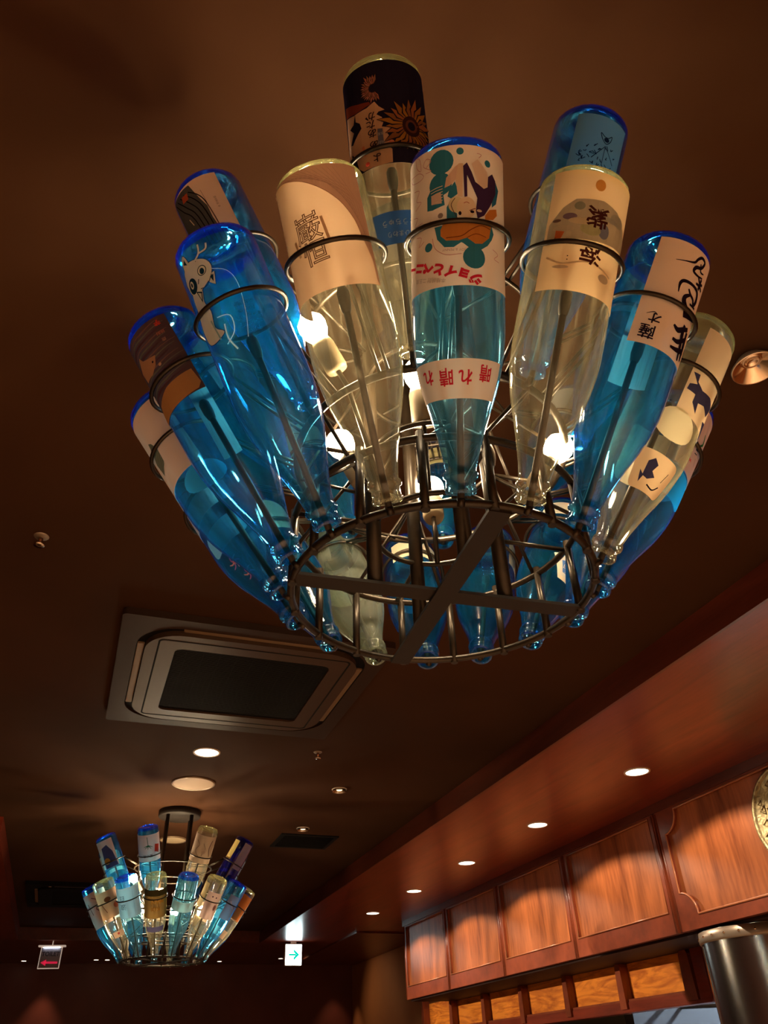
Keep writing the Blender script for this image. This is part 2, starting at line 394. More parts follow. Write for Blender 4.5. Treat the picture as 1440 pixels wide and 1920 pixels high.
def label_mesh(kind, spec, name='label'):
    """paper: (p0, p1, s0, s1, colour[, trans, mottle]) or ('poly', pts, colour)"""
def add_label(bottle, paper_spec, art=(), name='label', off=.0005, seg_step=5.0):
    """one printed label: a paper part and, on it, a print sub-part"""
    par = None
    if paper_spec:
        pts, mat = paper_spec
        bm = bmesh.new(); poly_into(bm, pts); slice_bm(bm, seg_step); wrap(bm, off)
        bmesh.ops.recalc_face_normals(bm, faces=bm.faces)
        par = build(name, bm, mat, bottle, True)
    if art:
        bm = bmesh.new(); mats = []; lvl = 0
        for it in art:
            kind, data, colour = it[0], it[1], it[2]
            m = ink(colour)
            if m not in mats: mats.append(m)
            mi = mats.index(m); lvl += 1; z = 0.25 + 0.035 * lvl
            if kind == 'poly': poly_into(bm, data, mi, z)
            elif kind == 'ell': poly_into(bm, ell(*data), mi, z)
            elif kind == 'stroke':
                pts, w = data
                if len(it) > 3:
                    n0 = len(pts); pts = smooth_pts(pts)
                    if isinstance(w, (list, tuple)): w = [w[min(n0 - 1, i // 4)] + (w[min(n0 - 1, i // 4 + 1)] - w[min(n0 - 1, i // 4)]) * (i % 4) / 4 for i in range(len(pts))]
                for q in stroke_polys(pts, w): poly_into(bm, q, mi, z)
            elif kind == 'text':
                s, cx, cy, size, rot = data[:5]
                vs, fs = text_bm(s, size, data[5] if len(data) > 5 else 0.0, data[6] if len(data) > 6 else 0.0)
                ca, sa = cos(rot), sin(rot)
                # seen hanging: p to the right, s downwards, so flip the text's y
                nv = [bm.verts.new((cx + v.x * ca - v.y * sa, cy - (v.x * sa + v.y * ca), z)) for v in vs]
                for f in fs:
                    try: ff = bm.faces.new([nv[i] for i in f]); ff.material_index = mi
                    except ValueError: pass
        slice_bm(bm, 6.0); wrap(bm, off)
        bmesh.ops.recalc_face_normals(bm, faces=bm.faces)
        build('label_print', bm, mats, par or bottle, False)
    return par
def rect(p0, p1, s0, s1, r=0.0):
    if not r: return [(p0, s0), (p1, s0), (p1, s1), (p0, s1)]
    out = []
    for cx, cy, a in ((p1 - r, s0 + r, -90), (p1 - r, s1 - r, 0), (p0 + r, s1 - r, 90), (p0 + r, s0 + r, 180)):
        for i in range(5): out.append((cx + r * cos(radians(a + i * 22.5)), cy + r * sin(radians(a + i * 22.5))))
    return out

# ------------------------------------------------------------------ chandeliers: where they hang (room axes)
def roomv(x, y, z): return ROOM @ Vector((x, y, z)) + CAMPOS
CH = {1: dict(x=.0727, y=.8814, dz=0.0, ph=-.0652, off=pi / 16), 2: dict(x=-1.2436, y=4.5304, dz=0.0, ph=-.2724 + 1.5 * pi / 8, off=-pi / 16)}
ZM, RM, AL = .5163, .21, .5558
ZU, RU, ALU = .742, .2153, .5107
def bottle_pose(ch, tier, k):
    c = CH[ch]
    z, r, al, n, off = (ZM, RM, AL, 16, 0) if tier == 'l' else (ZU, RU, ALU, 8, c['off'])
    a = c['ph'] + off + k * 2 * pi / n
    d = Vector((-sin(a), -cos(a), 0))
    mo = Vector((c['x'], c['y'], z)) + d * r
    ba = mo + (d * sin(al) + Vector((0, 0, 1)) * cos(al)) * L
    return ROOM @ mo + CAMPOS, ROOM @ ba + CAMPOS
def bottle_matrix(mo, ba):
    Z = (mo - ba).normalized(); X = CAMPOS - (mo + ba) / 2; X = (X - Z * X.dot(Z)).normalized(); Y = Z.cross(X)
    return Matrix(((X.x, Y.x, Z.x, ba.x), (X.y, Y.y, Z.y, ba.y), (X.z, Y.z, Z.z, ba.z), (0, 0, 0, 1)))
def make_bottle(ch, tier, k, kind, label, turn=0.0):
    mo, ba = bottle_pose(ch, tier, k)
    o = bpy.data.objects.new('glass_bottle', glass_mesh(kind, 40 if ch == 1 else 20)); COL.objects.link(o)
    o.matrix_world = bottle_matrix(mo, ba)
    tag(o, label, 'bottle', ('lower' if tier == 'l' else 'upper') + ' row bottles of the ' + ('large near' if ch == 1 else 'small distant') + ' chandelier')
    return o
def chandelier(ch, label, bar_turn, bulb_m):
    c = CH[ch]; A = ROOM @ Vector((c['x'], c['y'], 0)); root = empty('bottle_chandelier', (A.x, A.y, CEIL)); tag(root, label, 'chandelier', 'bottle chandeliers')
    inv = Matrix.Translation((-A.x, -A.y, -CEIL))
    zz = lambda h: h + EYE - CEIL
    I, F = M['iron'], M['iron_flat']
    def part(name, fn, mat=I, parent=root, smooth=False):
        bm = bmesh.new(); fn(bm); return build(name, bm, mat, parent, smooth)
    part('lower_ring', lambda b: tube(b, ring_pts(.2, zz(.512)), .0052, 8, True))
    part('middle_ring', lambda b: tube(b, ring_pts(.2, zz(.612)), .0050, 8, True))
    part('upper_ring', lambda b: tube(b, ring_pts(.2, zz(.735)), .0055, 8, True))
    part('top_ring', lambda b: tube(b, ring_pts(.205, zz(.955)), .0038, 8, True))
    part('hub_ring', lambda b: tube(b, ring_pts(.094, zz(.735), 40), .004, 8, True))
    part('hub_ring', lambda b: tube(b, ring_pts(.094, zz(.90), 40), .004, 8, True))
    part('hub_ring', lambda b: tube(b, ring_pts(.088, zz(.615), 40), .004, 8, True))
    # bars of the bottom cross
    for i in range(2):
        a = bar_turn + i * pi / 2
        def bar(b):
            box(b, -.199, .199, -.014, .014, zz(.508) - i * .0045, zz(.508) - i * .0045 + .0045)
            bmesh.ops.rotate(b, verts=b.verts, cent=(0, 0, 0), matrix=Matrix.Rotation(a, 3, 'Z'))
        part('cross_bar', bar, F)
    for i in range(4):
        a = bar_turn + i * pi / 2; x, y = .092 * cos(a), .092 * sin(a)
        part('pole', lambda b: tube(b, [(x, y, zz(.512)), (x, y, -.03)], .0105, 12))
        for h in (.735, .955, .612):
            part('stay', lambda b: tube(b, [(x, y, zz(h)), (.2 * cos(a), .2 * sin(a), zz(h))], .0036, 6))
        for sgn in (1, -1):
            a3 = a + sgn * pi / 8
            part('brace', lambda b: tube(b, [(x, y, zz(.66)), (.2 * cos(a3), .2 * sin(a3), zz(.735))], .0030, 6))
            part('brace', lambda b: tube(b, [(x, y, zz(.90)), (.2 * cos(a3), .2 * sin(a3), zz(.735))], .0028, 6))
            part('brace', lambda b: tube(b, [(x, y, zz(.735)), (.2 * cos(a3), .2 * sin(a3), zz(.612))], .0030, 6))
            part('brace', lambda b: tube(b, [(x, y, zz(.955)), (.205 * cos(a3), .205 * sin(a3), zz(.955))], .0028, 6))
    part('ceiling_plate', lambda b: lathe(b, [(0, -.035), (.113, -.035), (.118, -.03), (.118, -.001), (0, -.001)], 40), F)
    # uprights between the two low rings
    me = None
    for k in range(16):
        a = c['ph'] + k * pi / 8; d = ROOM @ Vector((-sin(a + pi / 16), -cos(a + pi / 16), 0))
        if me is None:
            bm = bmesh.new(); tube(bm, [(0, 0, zz(.505)), (0, 0, zz(.622))], .0057, 8)
            me = bpy.data.meshes.new('upright'); bm.to_mesh(me); bm.free(); me.materials.append(I)
        o = link('upright', me, root); o.location = (d.x * .2, d.y * .2, 0)
    mes = {}
    for tier, n, off in (('l', 16, 0), ('u', 8, c['off'])):
        hs = .104 if tier == 'l' else .138
        for k in range(n):
            mo, ba = bottle_pose(ch, tier, k); MW = bottle_matrix(mo, ba); ml = inv @ MW
            ax = ml.to_3x3() @ Vector((0, 0, 1)); b0 = inv @ ba
            if tier not in mes:
                bm = bmesh.new(); tube(bm, ring_pts(.0585, 0, 40), .0030, 8, True)
                h = bpy.data.meshes.new('bottle_holder'); bm.to_mesh(h); bm.free(); h.materials.append(I)
                bm = bmesh.new()
                hook = [(0.0, 0, .012), (0.006, 0, .016), (.012, 0, .010), (.008, 0, .0)]
                tube(bm, [(0, 0, L - .235), (0, 0, L + .004)], .0042, 8)
                s = bpy.data.meshes.new('support_rod'); bm.to_mesh(s); bm.free(); s.materials.append(F)
                bm = bmesh.new(); lathe(bm, [(0, L - .258), (.005, L - .2575), (.0075, L - .252), (.0075, L - .238), (.0055, L - .228), (.0045, L - .226)], 10)
                t = bpy.data.meshes.new('rod_tip'); bm.to_mesh(t); bm.free(); t.materials.append(M['rubber'])
                mes[tier] = (h, s, t)
            h, s, t = mes[tier]
            o = link('bottle_holder', h, root); o.matrix_local = ml @ Matrix.Translation((0, 0, hs))
            o = link('support_rod', s, root); o.matrix_local = ml
            q = link('rod_tip', t, o)
            # the strut: two thin rods from the frame to the holder, and the hook at the mouth
            hc = b0 + ax * hs; rad_dir = Vector((hc.x, hc.y, 0)).normalized(); tan = Vector((-rad_dir.y, rad_dir.x, 0))
            inner = (rad_dir - ax * rad_dir.dot(ax)).normalized()
            end = hc - inner * .0585; zr = zz(.735 if tier == 'l' else .955); st = rad_dir * .2 + Vector((0, 0, zr))
            for sg in (-1, 1):
                part('holder_strut', lambda b: tube(b, [st + tan * .006 * sg, end + tan * .006 * sg], .0026, 6))
            def hook(b):
                mm = inv @ mo
                ringz = zz(.512 if tier == 'l' else .735)
                rp = rad_dir * .2 + Vector((0, 0, ringz))
                tube(b, [mm + ax * .004, mm + ax * .010 - rad_dir * .002, rp + Vector((0, 0, .001))], .0050, 6)
            part('mouth_hook', hook)
    # lamps
    for i, (x, y, h) in enumerate([(-.205, -.072, .888), (-.053, -.096, .815), (-.133, .024, .760), (.038, .086, .760), (.166, -.090, .735)]):
        v = Vector((x, y, zz(h)))
        if ch == 2:
            v = Matrix.Rotation(-.02, 3, 'Z') @ v
        ctr = Vector((v.x * .45, v.y * .45, v.z - .16)); d = (v - ctr).normalized()
        rotm = d.to_track_quat('Z', 'Y').to_matrix().to_4x4()
        bm = bmesh.new(); lathe(bm, [(0, -.075), (.015, -.075), (.0165, -.07), (.0165, -.03), (.014, -.022), (0, -.022)], 20)
        so = build('lamp_socket', bm, M['socket'], root); so.matrix_local = Matrix.Translation(v) @ rotm
        bm = bmesh.new(); lathe(bm, [(0, -.0225), (.011, -.0225), (.0125, -.019), (.019, -.008), (.0215, .004), (.020, .013), (.014, .020), (.007, .0235), (0, .0245)], 20)
        bo = build('light_bulb', bm, bulb_m, so, True)
        base = v - d * .075
        part('lamp_arm', lambda b: tube(b, [base, Vector((base.x * .9, base.y * .9, base.z - .02)), Vector((.085 * cos(math.atan2(base.y, base.x)), .085 * sin(math.atan2(base.y, base.x)), zz(.615)))], .004, 6))
    return root
# ------------------------------------------------------------------ the room
Zs = SOF; UW = 3.45
tag(boxo('floor', (-3.2, 5.6, -3.6, 11.2, -.1, 0), M['floor']), kind='structure')
tag(boxo('ceiling', (-3.2, 5.6, -3.6, 11.2, CEIL, CEIL + .1), M['ceiling']), kind='structure')
tag(boxo('wall_left', (-3.2, -3.1, -3.6, 11.2, 0, CEIL), M['wall_red']), kind='structure')
tag(boxo('wall_front', (-3.1, 5.6, -3.6, -3.5, 0, CEIL), M['wall_orange']), kind='structure')
tag(boxo('wall_back', (-3.1, 3.45, 10.8, 10.95, 0, Zs), M['wall_red']), kind='structure')
def wall_right(b):
    box(b, UW, UW + .12, 8.25, 10.95, 0, Zs)                 # the plain stretch past the counter
    box(b, UW, UW + .12, -3.5, 8.25, EYE + .30, Zs)          # above the pass-through
    box(b, UW, UW + .12, -3.5, 8.25, 0, 1.05)                # below it
    box(b, UW, UW + .12, -3.5, 2.6, 1.05, EYE + .30)
bm = bmesh.new(); wall_right(bm); tag(build('wall_right', bm, M['wall_orange']), kind='structure')
# lowered wooden ceiling along the bar, its face board, and the one across the far end
tag(boxo('trim_1', (1.859, UW, -3.5, 8.95, Zs, CEIL), [M['mahogany']][0]), kind='structure')
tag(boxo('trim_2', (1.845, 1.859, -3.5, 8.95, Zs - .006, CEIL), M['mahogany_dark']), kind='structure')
tag(boxo('trim_3', (-3.1, UW, 8.95, 10.8, Zs, CEIL), M['mahogany_dark']), kind='structure')
tag(boxo('trim_4', (-3.1, -.49, 5.0, 8.95, Zs, CEIL), M['mahogany']), kind='structure')
tag(boxo('trim_5', (2.64, UW, 8.12, 10.7, Zs - .014, Zs), M['mahogany_dark']), kind='structure')

# ------------------------------------------------------------------ cupboards above the pass-through
UC = 2.90; ZB = EYE + .533
def cupboard(name, y0, y1, label, notch=False):
    root = empty(name, (UC, (y0 + y1) / 2, ZB)); tag(root, label, 'cupboard', 'wall cupboards over the bar')
    T = Matrix.Translation((-UC, -(y0 + y1) / 2, -ZB))
    def part(nm, bm, mat, parent=root):
        bm.transform(T); return build(nm, bm, mat, parent)
    bm = bmesh.new(); box(bm, UC + .03, UW - .002, y0 + .002, y1 - .002, ZB, Zs - .002); part('carcass', bm, M['cabinet_frame'])
    zt = EYE + 1.098; rb = ZB + (.098 if not notch else .062); sl = .045 if not notch else .062
    out = [(y0 + .003, ZB), (y1 - .003, ZB), (y1 - .003, Zs - .045), (y0 + .003, Zs - .045)]
    if notch:
        R = .108; hole = []
        for cx, cy, a in ((y1 - sl, rb, 180), (y1 - sl, zt, 270), (y0 + sl, zt, 0), (y0 + sl, rb, 90)):
            sx = -1 if cx > (y0 + y1) / 2 else 1; sy = 1 if cy == rb else -1
            arc = [(cx + sx * R * cos(t * pi / 16), cy + sy * R * sin(t * pi / 16)) for t in range(9)]
            hole += arc if (sx * sy > 0) == (cx == y1 - sl and False) else arc
        # walk round: right bottom (from the rail to the stile), right top, left top, left bottom
        def arc(cx, cy, sx, sy, rev):
            pts = [(cx + sx * R * cos(t * pi / 16), cy + sy * R * sin(t * pi / 16)) for t in range(9)]
            return pts[::-1] if rev else pts
        hole = arc(y1 - sl, rb, -1, 1, False) + arc(y1 - sl, zt, -1, -1, True) + arc(y0 + sl, zt, 1, -1, False) + arc(y0 + sl, rb, 1, 1, True)
    else:
        hole = [(y0 + sl, rb), (y1 - sl, rb), (y1 - sl, zt), (y0 + sl, zt)]
    bm = bmesh.new(); prism(bm, [out, hole], 'x', UC, UC + .03)
    part('door_frame', bm, M['cabinet_frame'])
    # bead round the opening: lightened colour paints the highlight on the rail's edge
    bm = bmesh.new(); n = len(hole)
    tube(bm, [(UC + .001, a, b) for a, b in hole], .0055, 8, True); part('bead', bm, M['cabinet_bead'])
    bm = bmesh.new(); box(bm, UC + .019, UC + .0285, y0 + sl - .01, y1 - sl + .01, rb - .01, zt + .01); part('door_panel', bm, M['cabinet'])
    for yy in (y0 + .012, y1 - .012):
        bm = bmesh.new(); tube(bm, [(UC + .001, yy, ZB + .002), (UC + .001, yy, Zs - .05)], .006, 8); part('edge_moulding', bm, M['cabinet_frame'])
    return root
cupboard('wall_cupboard', 6.53, 7.49, 'red-brown wall cupboard at the far left end of the row, bluish sheen at its top')
cupboard('wall_cupboard', 5.56, 6.53, 'red-brown wall cupboard second from the far end, narrow light scallop on its door')
cupboard('wall_cupboard', 4.60, 5.56, 'red-brown wall cupboard third from the far end, broad light scallop on its door')
cupboard('wall_cupboard', 3.622, 4.60, 'red-brown wall cupboard beside the notched wide door, pale streak in its grain')
wide = cupboard('wide_cupboard', 1.78, 3.61, 'wide wall cupboard door with scooped corners and a brass medallion', True)
# cornice over the cupboards
tag(boxo('trim_6', (UC - .012, UC + .03, 1.5, 7.50, Zs - .045, Zs), M['mahogany_dark']), kind='structure')
# brass medallion with a raised rim and a crowded relief of small bosses
med = empty('brass_medallion', (UC + .012, 2.695, EYE + .875)); tag(med, 'round brass medallion with crowded relief on the wide cupboard door', 'medallion')
bm = bmesh.new(); lathe(bm, [(0, 0), (.205, 0), (.215, .004), (.215, .018), (.205, .022), (.197, .016), (.19, .012), (0, .012)], 48)
bmesh.ops.rotate(bm, verts=bm.verts, cent=(0, 0, 0), matrix=Matrix.Rotation(-pi / 2, 3, 'Y')); build('disc', bm, M['brass'], med, True)
for i in range(40):
    r = .18 * math.sqrt(random.random()); a = random.random() * 2 * pi; q = .010 + .012 * random.random()
    bm = bmesh.new(); tube(bm, [(-.013, r * cos(a) + q * cos(t * 2.1), r * sin(a) + q * sin(t * 2.1)) for t in range(4)], .0035, 5); build('relief_curl', bm, M['brass'], med, True)

# ------------------------------------------------------------------ frieze of golden panels below the cupboards
fr = empty('panel_frieze', (3.3, 6.0, EYE + .30)); tag(fr, 'row of golden wood panels between dark posts under the cupboards', 'frieze')
T = Matrix.Translation((-3.3, -6.0, -EYE - .30))
def fpart(nm, bm, mat):
    bm.transform(T); return build(nm, bm, mat, fr)
bm = bmesh.new(); box(bm, 3.30, 3.40, 3.98, 8.20, EYE + .262, EYE + .318, .004); fpart('bottom_rail', bm, M['mahogany'])
bm = bmesh.new(); box(bm, 3.305, 3.40, 3.98, 8.20, EYE + .318, EYE + .330); fpart('ledge', bm, M['cabinet_frame'])
posts = [8.08 - .66 * i for i in range(7)]
for i, y in enumerate(posts):
    bm = bmesh.new(); w = .034 if i < 6 else .05
    prism(bm, [[(y - w, EYE + .28), (y + w, EYE + .28), (y + w * .8, EYE + .50), (y, EYE + .56), (y - w * .8, EYE + .50)]], 'x', 3.285, 3.36)
    fpart('post', bm, M['cabinet_frame'])
    if i < 6:
        bm = bmesh.new(); box(bm, 3.345, 3.375, y - .66 + .03, y - .03, EYE + .31, EYE + .54); fpart('gold_panel', bm, M['gold_wood'])
bm = bmesh.new(); box(bm, 3.29, 3.40, 3.955, 4.06, EYE + .27, EYE + .53, .004); fpart('end_post', bm, M['mahogany'])
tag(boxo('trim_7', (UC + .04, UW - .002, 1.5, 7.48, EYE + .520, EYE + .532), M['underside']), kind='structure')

# ------------------------------------------------------------------ kitchen seen through the opening
tag(boxo('wall_kitchen', (5.5, 5.6, -3.5, 10.8, 0, CEIL), M['kitchen']), kind='structure')
tag(boxo('kitchen_light_blocker', (3.6, 5.5, 5.15, 5.25, 0, CEIL), M['dark']), kind='structure')  # added dark wall that blacks out the kitchen's far part
kl = empty('kitchen_lamp', (5.2, 4.3, EYE + 1.15)); tag(kl, 'cool white tube lamp inside the kitchen behind the opening', 'lamp')
bm = bmesh.new(); box(bm, -.03, .03, -.55, .55, -.03, 0); build('tube', bm, M['kitchen_lamp'], kl)
bm = bmesh.new(); box(bm, -.06, .06, -.6, .6, 0, .05); build('housing', bm, M['kitchen'], kl)
hd = empty('kitchen_pipe_rack', (4.0, 4.55, EYE + .34)); tag(hd, 'dark pipes and handle seen through the kitchen opening', 'pipe rack')
bm = bmesh.new(); tube(bm, [(0, .15, .03), (0, -.25, -.005)], .022, 12); build('pipe', bm, M['pipe'], hd)
bm = bmesh.new(); tube(bm, [(0, .6, -.03), (.0, -.1, -.06)], .012, 8); build('pipe', bm, M['rubber'], hd)
bm = bmesh.new(); lathe(bm, [(0, -.09), (.05, -.085), (.075, -.04), (.078, .02), (.06, .05), (0, .055)], 20); o = build('valve_body', bm, M['rubber'], hd); o.location = (0, -.34, 0)
bm = bmesh.new(); box(bm, -.01, .01, -.45, .75, .05, .07); build('hanging_bar', bm, M['steel'], hd)
# stainless exhaust duct
du = empty('exhaust_duct', (3.16, 3.36, EYE + .517)); tag(du, 'shiny stainless steel round exhaust duct under the wide cupboard', 'duct')
bm = bmesh.new(); lathe(bm, [(.275, -.9), (.275, -.055), (.275, -.0)], 64); build('body', bm, M['steel'], du, True)
bm = bmesh.new(); lathe(bm, [(.2755, -.052), (.281, -.050), (.283, -.044), (.283, -.004), (.276, -.002)], 64); build('collar', bm, M['chrome_rim'], du, True)
for i in range(24):
    a = i * pi / 12; bm = bmesh.new(); lathe(bm, [(0, .006), (.004, .005), (.006, 0), (.006, -.002)], 8)
    o = build('bolt', bm, M['chrome'], du, True); d = Vector((cos(a), sin(a), 0)); o.matrix_local = Matrix.Translation(d * .283 + Vector((0, 0, -.026))) @ d.to_track_quat('Z', 'Y').to_matrix().to_4x4()
bm = bmesh.new(); box(bm, -.278, -.273, -.01, .01, -.9, -.06); o = build('seam', bm, M['steel'], du); o.rotation_euler.z = radians(-30)

# ------------------------------------------------------------------ air conditioners
def air_con(x0, y0, label, w=.95, dark=False):
    root = empty('ceiling_air_conditioner', (x0 + w / 2, y0 + w / 2, CEIL)); tag(root, label, 'air conditioner', 'ceiling air conditioners')
    h = w / 2
    def rr(a, r, n=8):
        out = []
        for sx, sy, a0 in ((1, -1, -90), (1, 1, 0), (-1, 1, 90), (-1, -1, 180)):
            for i in range(n + 1):
                t = radians(a0 + 90 * i / n); out.append((sx * (a - r) + r * cos(t), sy * (a - r) + r * sin(t)))
        return out
    def P_(nm, loops, z0, z1, mat):
        bm = bmesh.new(); prism(bm, loops, 'z', z0, z1); return build(nm, bm, mat, root)
    P_('panel', [rr(h, .015), rr(.415, .15)], -.026, -.0005, M['grille'] if dark else M['ac'])  # black colour on the far unit's panels is painted shade
    P_('groove', [rr(.417, .15), rr(.385, .13)], -.016, -.002, M['grille'])
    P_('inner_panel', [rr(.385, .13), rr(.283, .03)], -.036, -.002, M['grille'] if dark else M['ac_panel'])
    P_('seam', [rr(.345, .02), rr(.339, .018)], -.0368, -.034, M['grille'])
    P_('grille_back', [rr(.283, .03)], -.020, -.004, M['grille'])
    bm = bmesh.new()
    for i in range(54):
        x = -.275 + i * .55 / 53; box(bm, -.28, .28, x - .0034, x + .0034, -.030, -.024)
    for i in range(9):
        x = -.24 + i * .06; box(bm, x - .002, x + .002, -.28, .28, -.029, -.026)
    o = build('grille', bm, M['grille'], root); o['kind'] = 'stuff'
    for a in range(4):
        bm = bmesh.new(); box(bm, -.27, .27, .388, .412, -.024, -.017, .002)
        o = build('vane', bm, M['ac_vane'], root); o.rotation_euler.z = a * pi / 2
    return root
air_con(-.028, 2.33, 'brown ceiling air conditioner with black centre grille beside the large chandelier')
air_con(-.40, 6.75, 'ceiling air conditioner darkened for shade, far behind the small chandelier, only its pale vane edge showing', dark=True)

# ------------------------------------------------------------------ small things in the ceilings
def downlight(x, y, r, z, label, lit=True, cone=False, rim=M['white_trim'], diff=None):
    root = empty('downlight', (x, y, z)); tag(root, label, 'downlight', 'recessed downlights')
    bm = bmesh.new(); lathe(bm, [(r * .86, -.0005), (r * .9, -.004), (r * 1.02, -.004), (r * 1.04, -.0005)], 32); build('rim', bm, rim, root, True)
    if cone:
        bm = bmesh.new(); lathe(bm, [(r * .98, -.012), (r * .92, -.0125), (r * .86, -.010), (r * .42, -.002)], 40); build('reflector', bm, M['chrome'], root, True)
        bm = bmesh.new(); lathe(bm, [(r * .42, -.0022), (r * .36, -.006), (r * .30, -.0025), (0, -.0022)], 24); build('lamp', bm, diff or M['lamp_dim'], root, True)
    else:
        bm = bmesh.new(); lathe(bm, [(r * .88, -.002), (r * .5, -.0035), (0, -.004)], 32); build('diffuser', bm, M['lamp_on'] if lit else M['disc_warm'], root, True)
for i, y in enumerate((3.11, 4.11, 5.11, 6.10, 7.10)):
    downlight(2.462, y, .062, SOF, ['nearest', 'second nearest', 'middle', 'second farthest', 'farthest'][i] + ' of the five bright round downlights in the red wooden soffit')
downlight(.448, 3.65, .062, CEIL, 'bright round downlight in the brown ceiling in front of the speaker disc')
downlight(1.23, 4.06, .040, CEIL, 'small chrome downlight on the ceiling right of the speaker disc', cone=True)
downlight(1.243, 4.885, .040, CEIL, 'small chrome downlight on the ceiling in front of the black vent', cone=True)
# the large chrome reflector, an inverted cone set up into the ceiling
root = empty('reflector_downlight', (1.205, .812, CEIL)); tag(root, 'unlit chrome cone reflector downlight right of the large chandelier', 'downlight', 'recessed downlights')
bm = bmesh.new(); lathe(bm, [(.0495, -.0295), (.0475, -.031), (.0455, -.0295), (.020, -.004)], 48); build('reflector', bm, M['chrome'], root, True)
bm = bmesh.new(); lathe(bm, [(.0495, -.0295), (.0505, -.027), (.030, -.0005)], 48); build('housing', bm, M['chrome_rim'], root, True)
bm = bmesh.new(); lathe(bm, [(.0205, -.0045), (.019, -.008), (.013, -.007), (.012, -.0035), (0, -.003)], 32); build('lamp', bm, M['chrome'], root, True)
for i, (x, y) in enumerate([(.30, 10.42), (.42, 10.42), (2.37, 10.2), (1.70, 10.5), (-.46, 10.55), (3.15, 10.55)]):
    downlight(x, y, .030, SOF, ['left one of two tiny close downlights beyond the small chandelier', 'right one of two tiny close downlights beyond the small chandelier', 'tiny far downlight just left of the green arrow sign',
              'tiny far downlight between the small chandelier and the green arrow sign', 'tiny far downlight left of the red arrow sign', 'tiny far downlight right of the green arrow sign'][i])
def disc(name, x, y, r, label, cat, mat):
    root = empty(name, (x, y, CEIL)); tag(root, label, cat)
    bm = bmesh.new(); lathe(bm, [(r * .92, -.006), (r * .96, -.009), (r, -.006), (r, -.0005)], 40); build('rim', bm, M['ac_vane'], root, True)
    bm = bmesh.new(); lathe(bm, [(r * .925, -.0055), (r * .5, -.0075), (0, -.008)], 40); build('cover', bm, mat, root, True)
disc('ceiling_speaker', .456, 4.13, .112, 'round beige ceiling speaker disc in front of the small chandelier', 'speaker', M['disc'])
disc('ceiling_disc', .50, 5.32, .085, 'round cream disc on the ceiling seen between the poles of the small chandelier', 'ceiling cover', M['disc_warm'])
def sprinkler(x, y, z, label):
    root = empty('fire_sprinkler', (x, y, z)); tag(root, label, 'sprinkler')
    bm = bmesh.new(); lathe(bm, [(0, -.003), (.019, -.003), (.021, -.0005)], 24); build('escutcheon', bm, M['chrome_rim'], root, True)
    bm = bmesh.new(); lathe(bm, [(.007, -.003), (.007, -.016), (.004, -.02), (.004, -.028), (0, -.028)], 12); build('head', bm, M['chrome'], root, True)
    bm = bmesh.new(); lathe(bm, [(.005, -.0285), (.015, -.028), (.015, -.031), (.005, -.0305)], 20); build('deflector', bm, M['chrome'], root, True)
sprinkler(-.281, 1.99, CEIL, 'small brass fire sprinkler on the ceiling left of the near air conditioner')
sprinkler(-.227, 6.81, CEIL, 'small fire sprinkler on the far ceiling left of the small chandelier')
sprinkler(.958, 3.52, CEIL, 'small fire sprinkler on the ceiling right of the bright downlight')
vt = empty('ceiling_vent', (1.33, 5.19, CEIL)); tag(vt, 'black slatted square vent in the ceiling right of the small chandelier', 'vent')
bm = bmesh.new(); prism(bm, [[(-.19, -.17), (.19, -.17), (.19, .17), (-.19, .17)], [(-.165, -.145), (.165, -.145), (.165, .145), (-.165, .145)]], 'z', -.008, -.0005); build('frame', bm, M['grille'], vt)
bm = bmesh.new(); box(bm, -.165, .165, -.145, .145, -.003, -.0008); build('backing', bm, M['dark'], vt)
me = None
for i in range(14):
    if me is None:
        bm = bmesh.new(); box(bm, -.164, .164, -.006, .006, -.0015, .0015); bmesh.ops.rotate(bm, verts=bm.verts, cent=(0, 0, 0), matrix=Matrix.Rotation(.5, 3, 'X'))
        me = bpy.data.meshes.new('slat'); bm.to_mesh(me); bm.free(); me.materials.append(M['grille'])
    o = link('slat', me, vt); o.location = (0, -.135 + i * .0208, -.0075)

# ------------------------------------------------------------------ signs
def flat_text(s, size, mat, parent, loc, sx=1.0, bold=0.0):
    vs, fs = text_bm(s, size, bold); bm = bmesh.new(); nv = [bm.verts.new((v.x * sx, 0, v.y)) for v in vs]
    for f in fs:
        try: bm.faces.new([nv[i] for i in f])
        except ValueError: pass
    o = build('lettering', bm, mat, parent); o.location = loc; return o
sg = empty('exit_direction_sign', (2.19, 8.86, EYE + 1.036)); tag(sg, 'small lit white sign with a green arrow pointing right', 'sign')
bm = bmesh.new(); box(bm, -.090, .090, -.012, .03, -.099, .099, .004); build('case', bm, M['white_trim'], sg)
bm = bmesh.new(); box(bm, -.084, .084, -.016, -.0125, -.093, .093); build('lit_face', bm, M['sign_white'], sg)
bm = bmesh.new(); box(bm, -.05, .025, -.019, -.0165, -.009, .009)
prism(bm, [[(.0, .052), (.060, .0), (.0, -.052), (.0, -.026), (.028, .0), (.0, .026)]], 'y', -.019, -.0165); build('arrow', bm, M['sign_green'], sg)
bm = bmesh.new(); box(bm, -.03, .03, 0, .02, .099, .1198); build('bracket', bm, M['white_trim'], sg)
ts = empty('toilet_sign', (-.165, 9.02, EYE + 1.022)); tag(ts, 'hanging grey toilet sign with a red arrow pointing left', 'sign'); ts.rotation_euler.z = radians(-8)
bm = bmesh.new(); box(bm, -.098, .098, -.006, .006, -.100, .082, .002); build('frame', bm, M['sign_edge'], ts)
bm = bmesh.new(); box(bm, -.090, .090, -.009, -.0062, -.092, .078); build('face', bm, M['sign_grey'], ts)
bm = bmesh.new(); box(bm, -.125, .125, -.02, .02, .083, .098, .002); build('top_bar', bm, M['sign_edge'], ts)
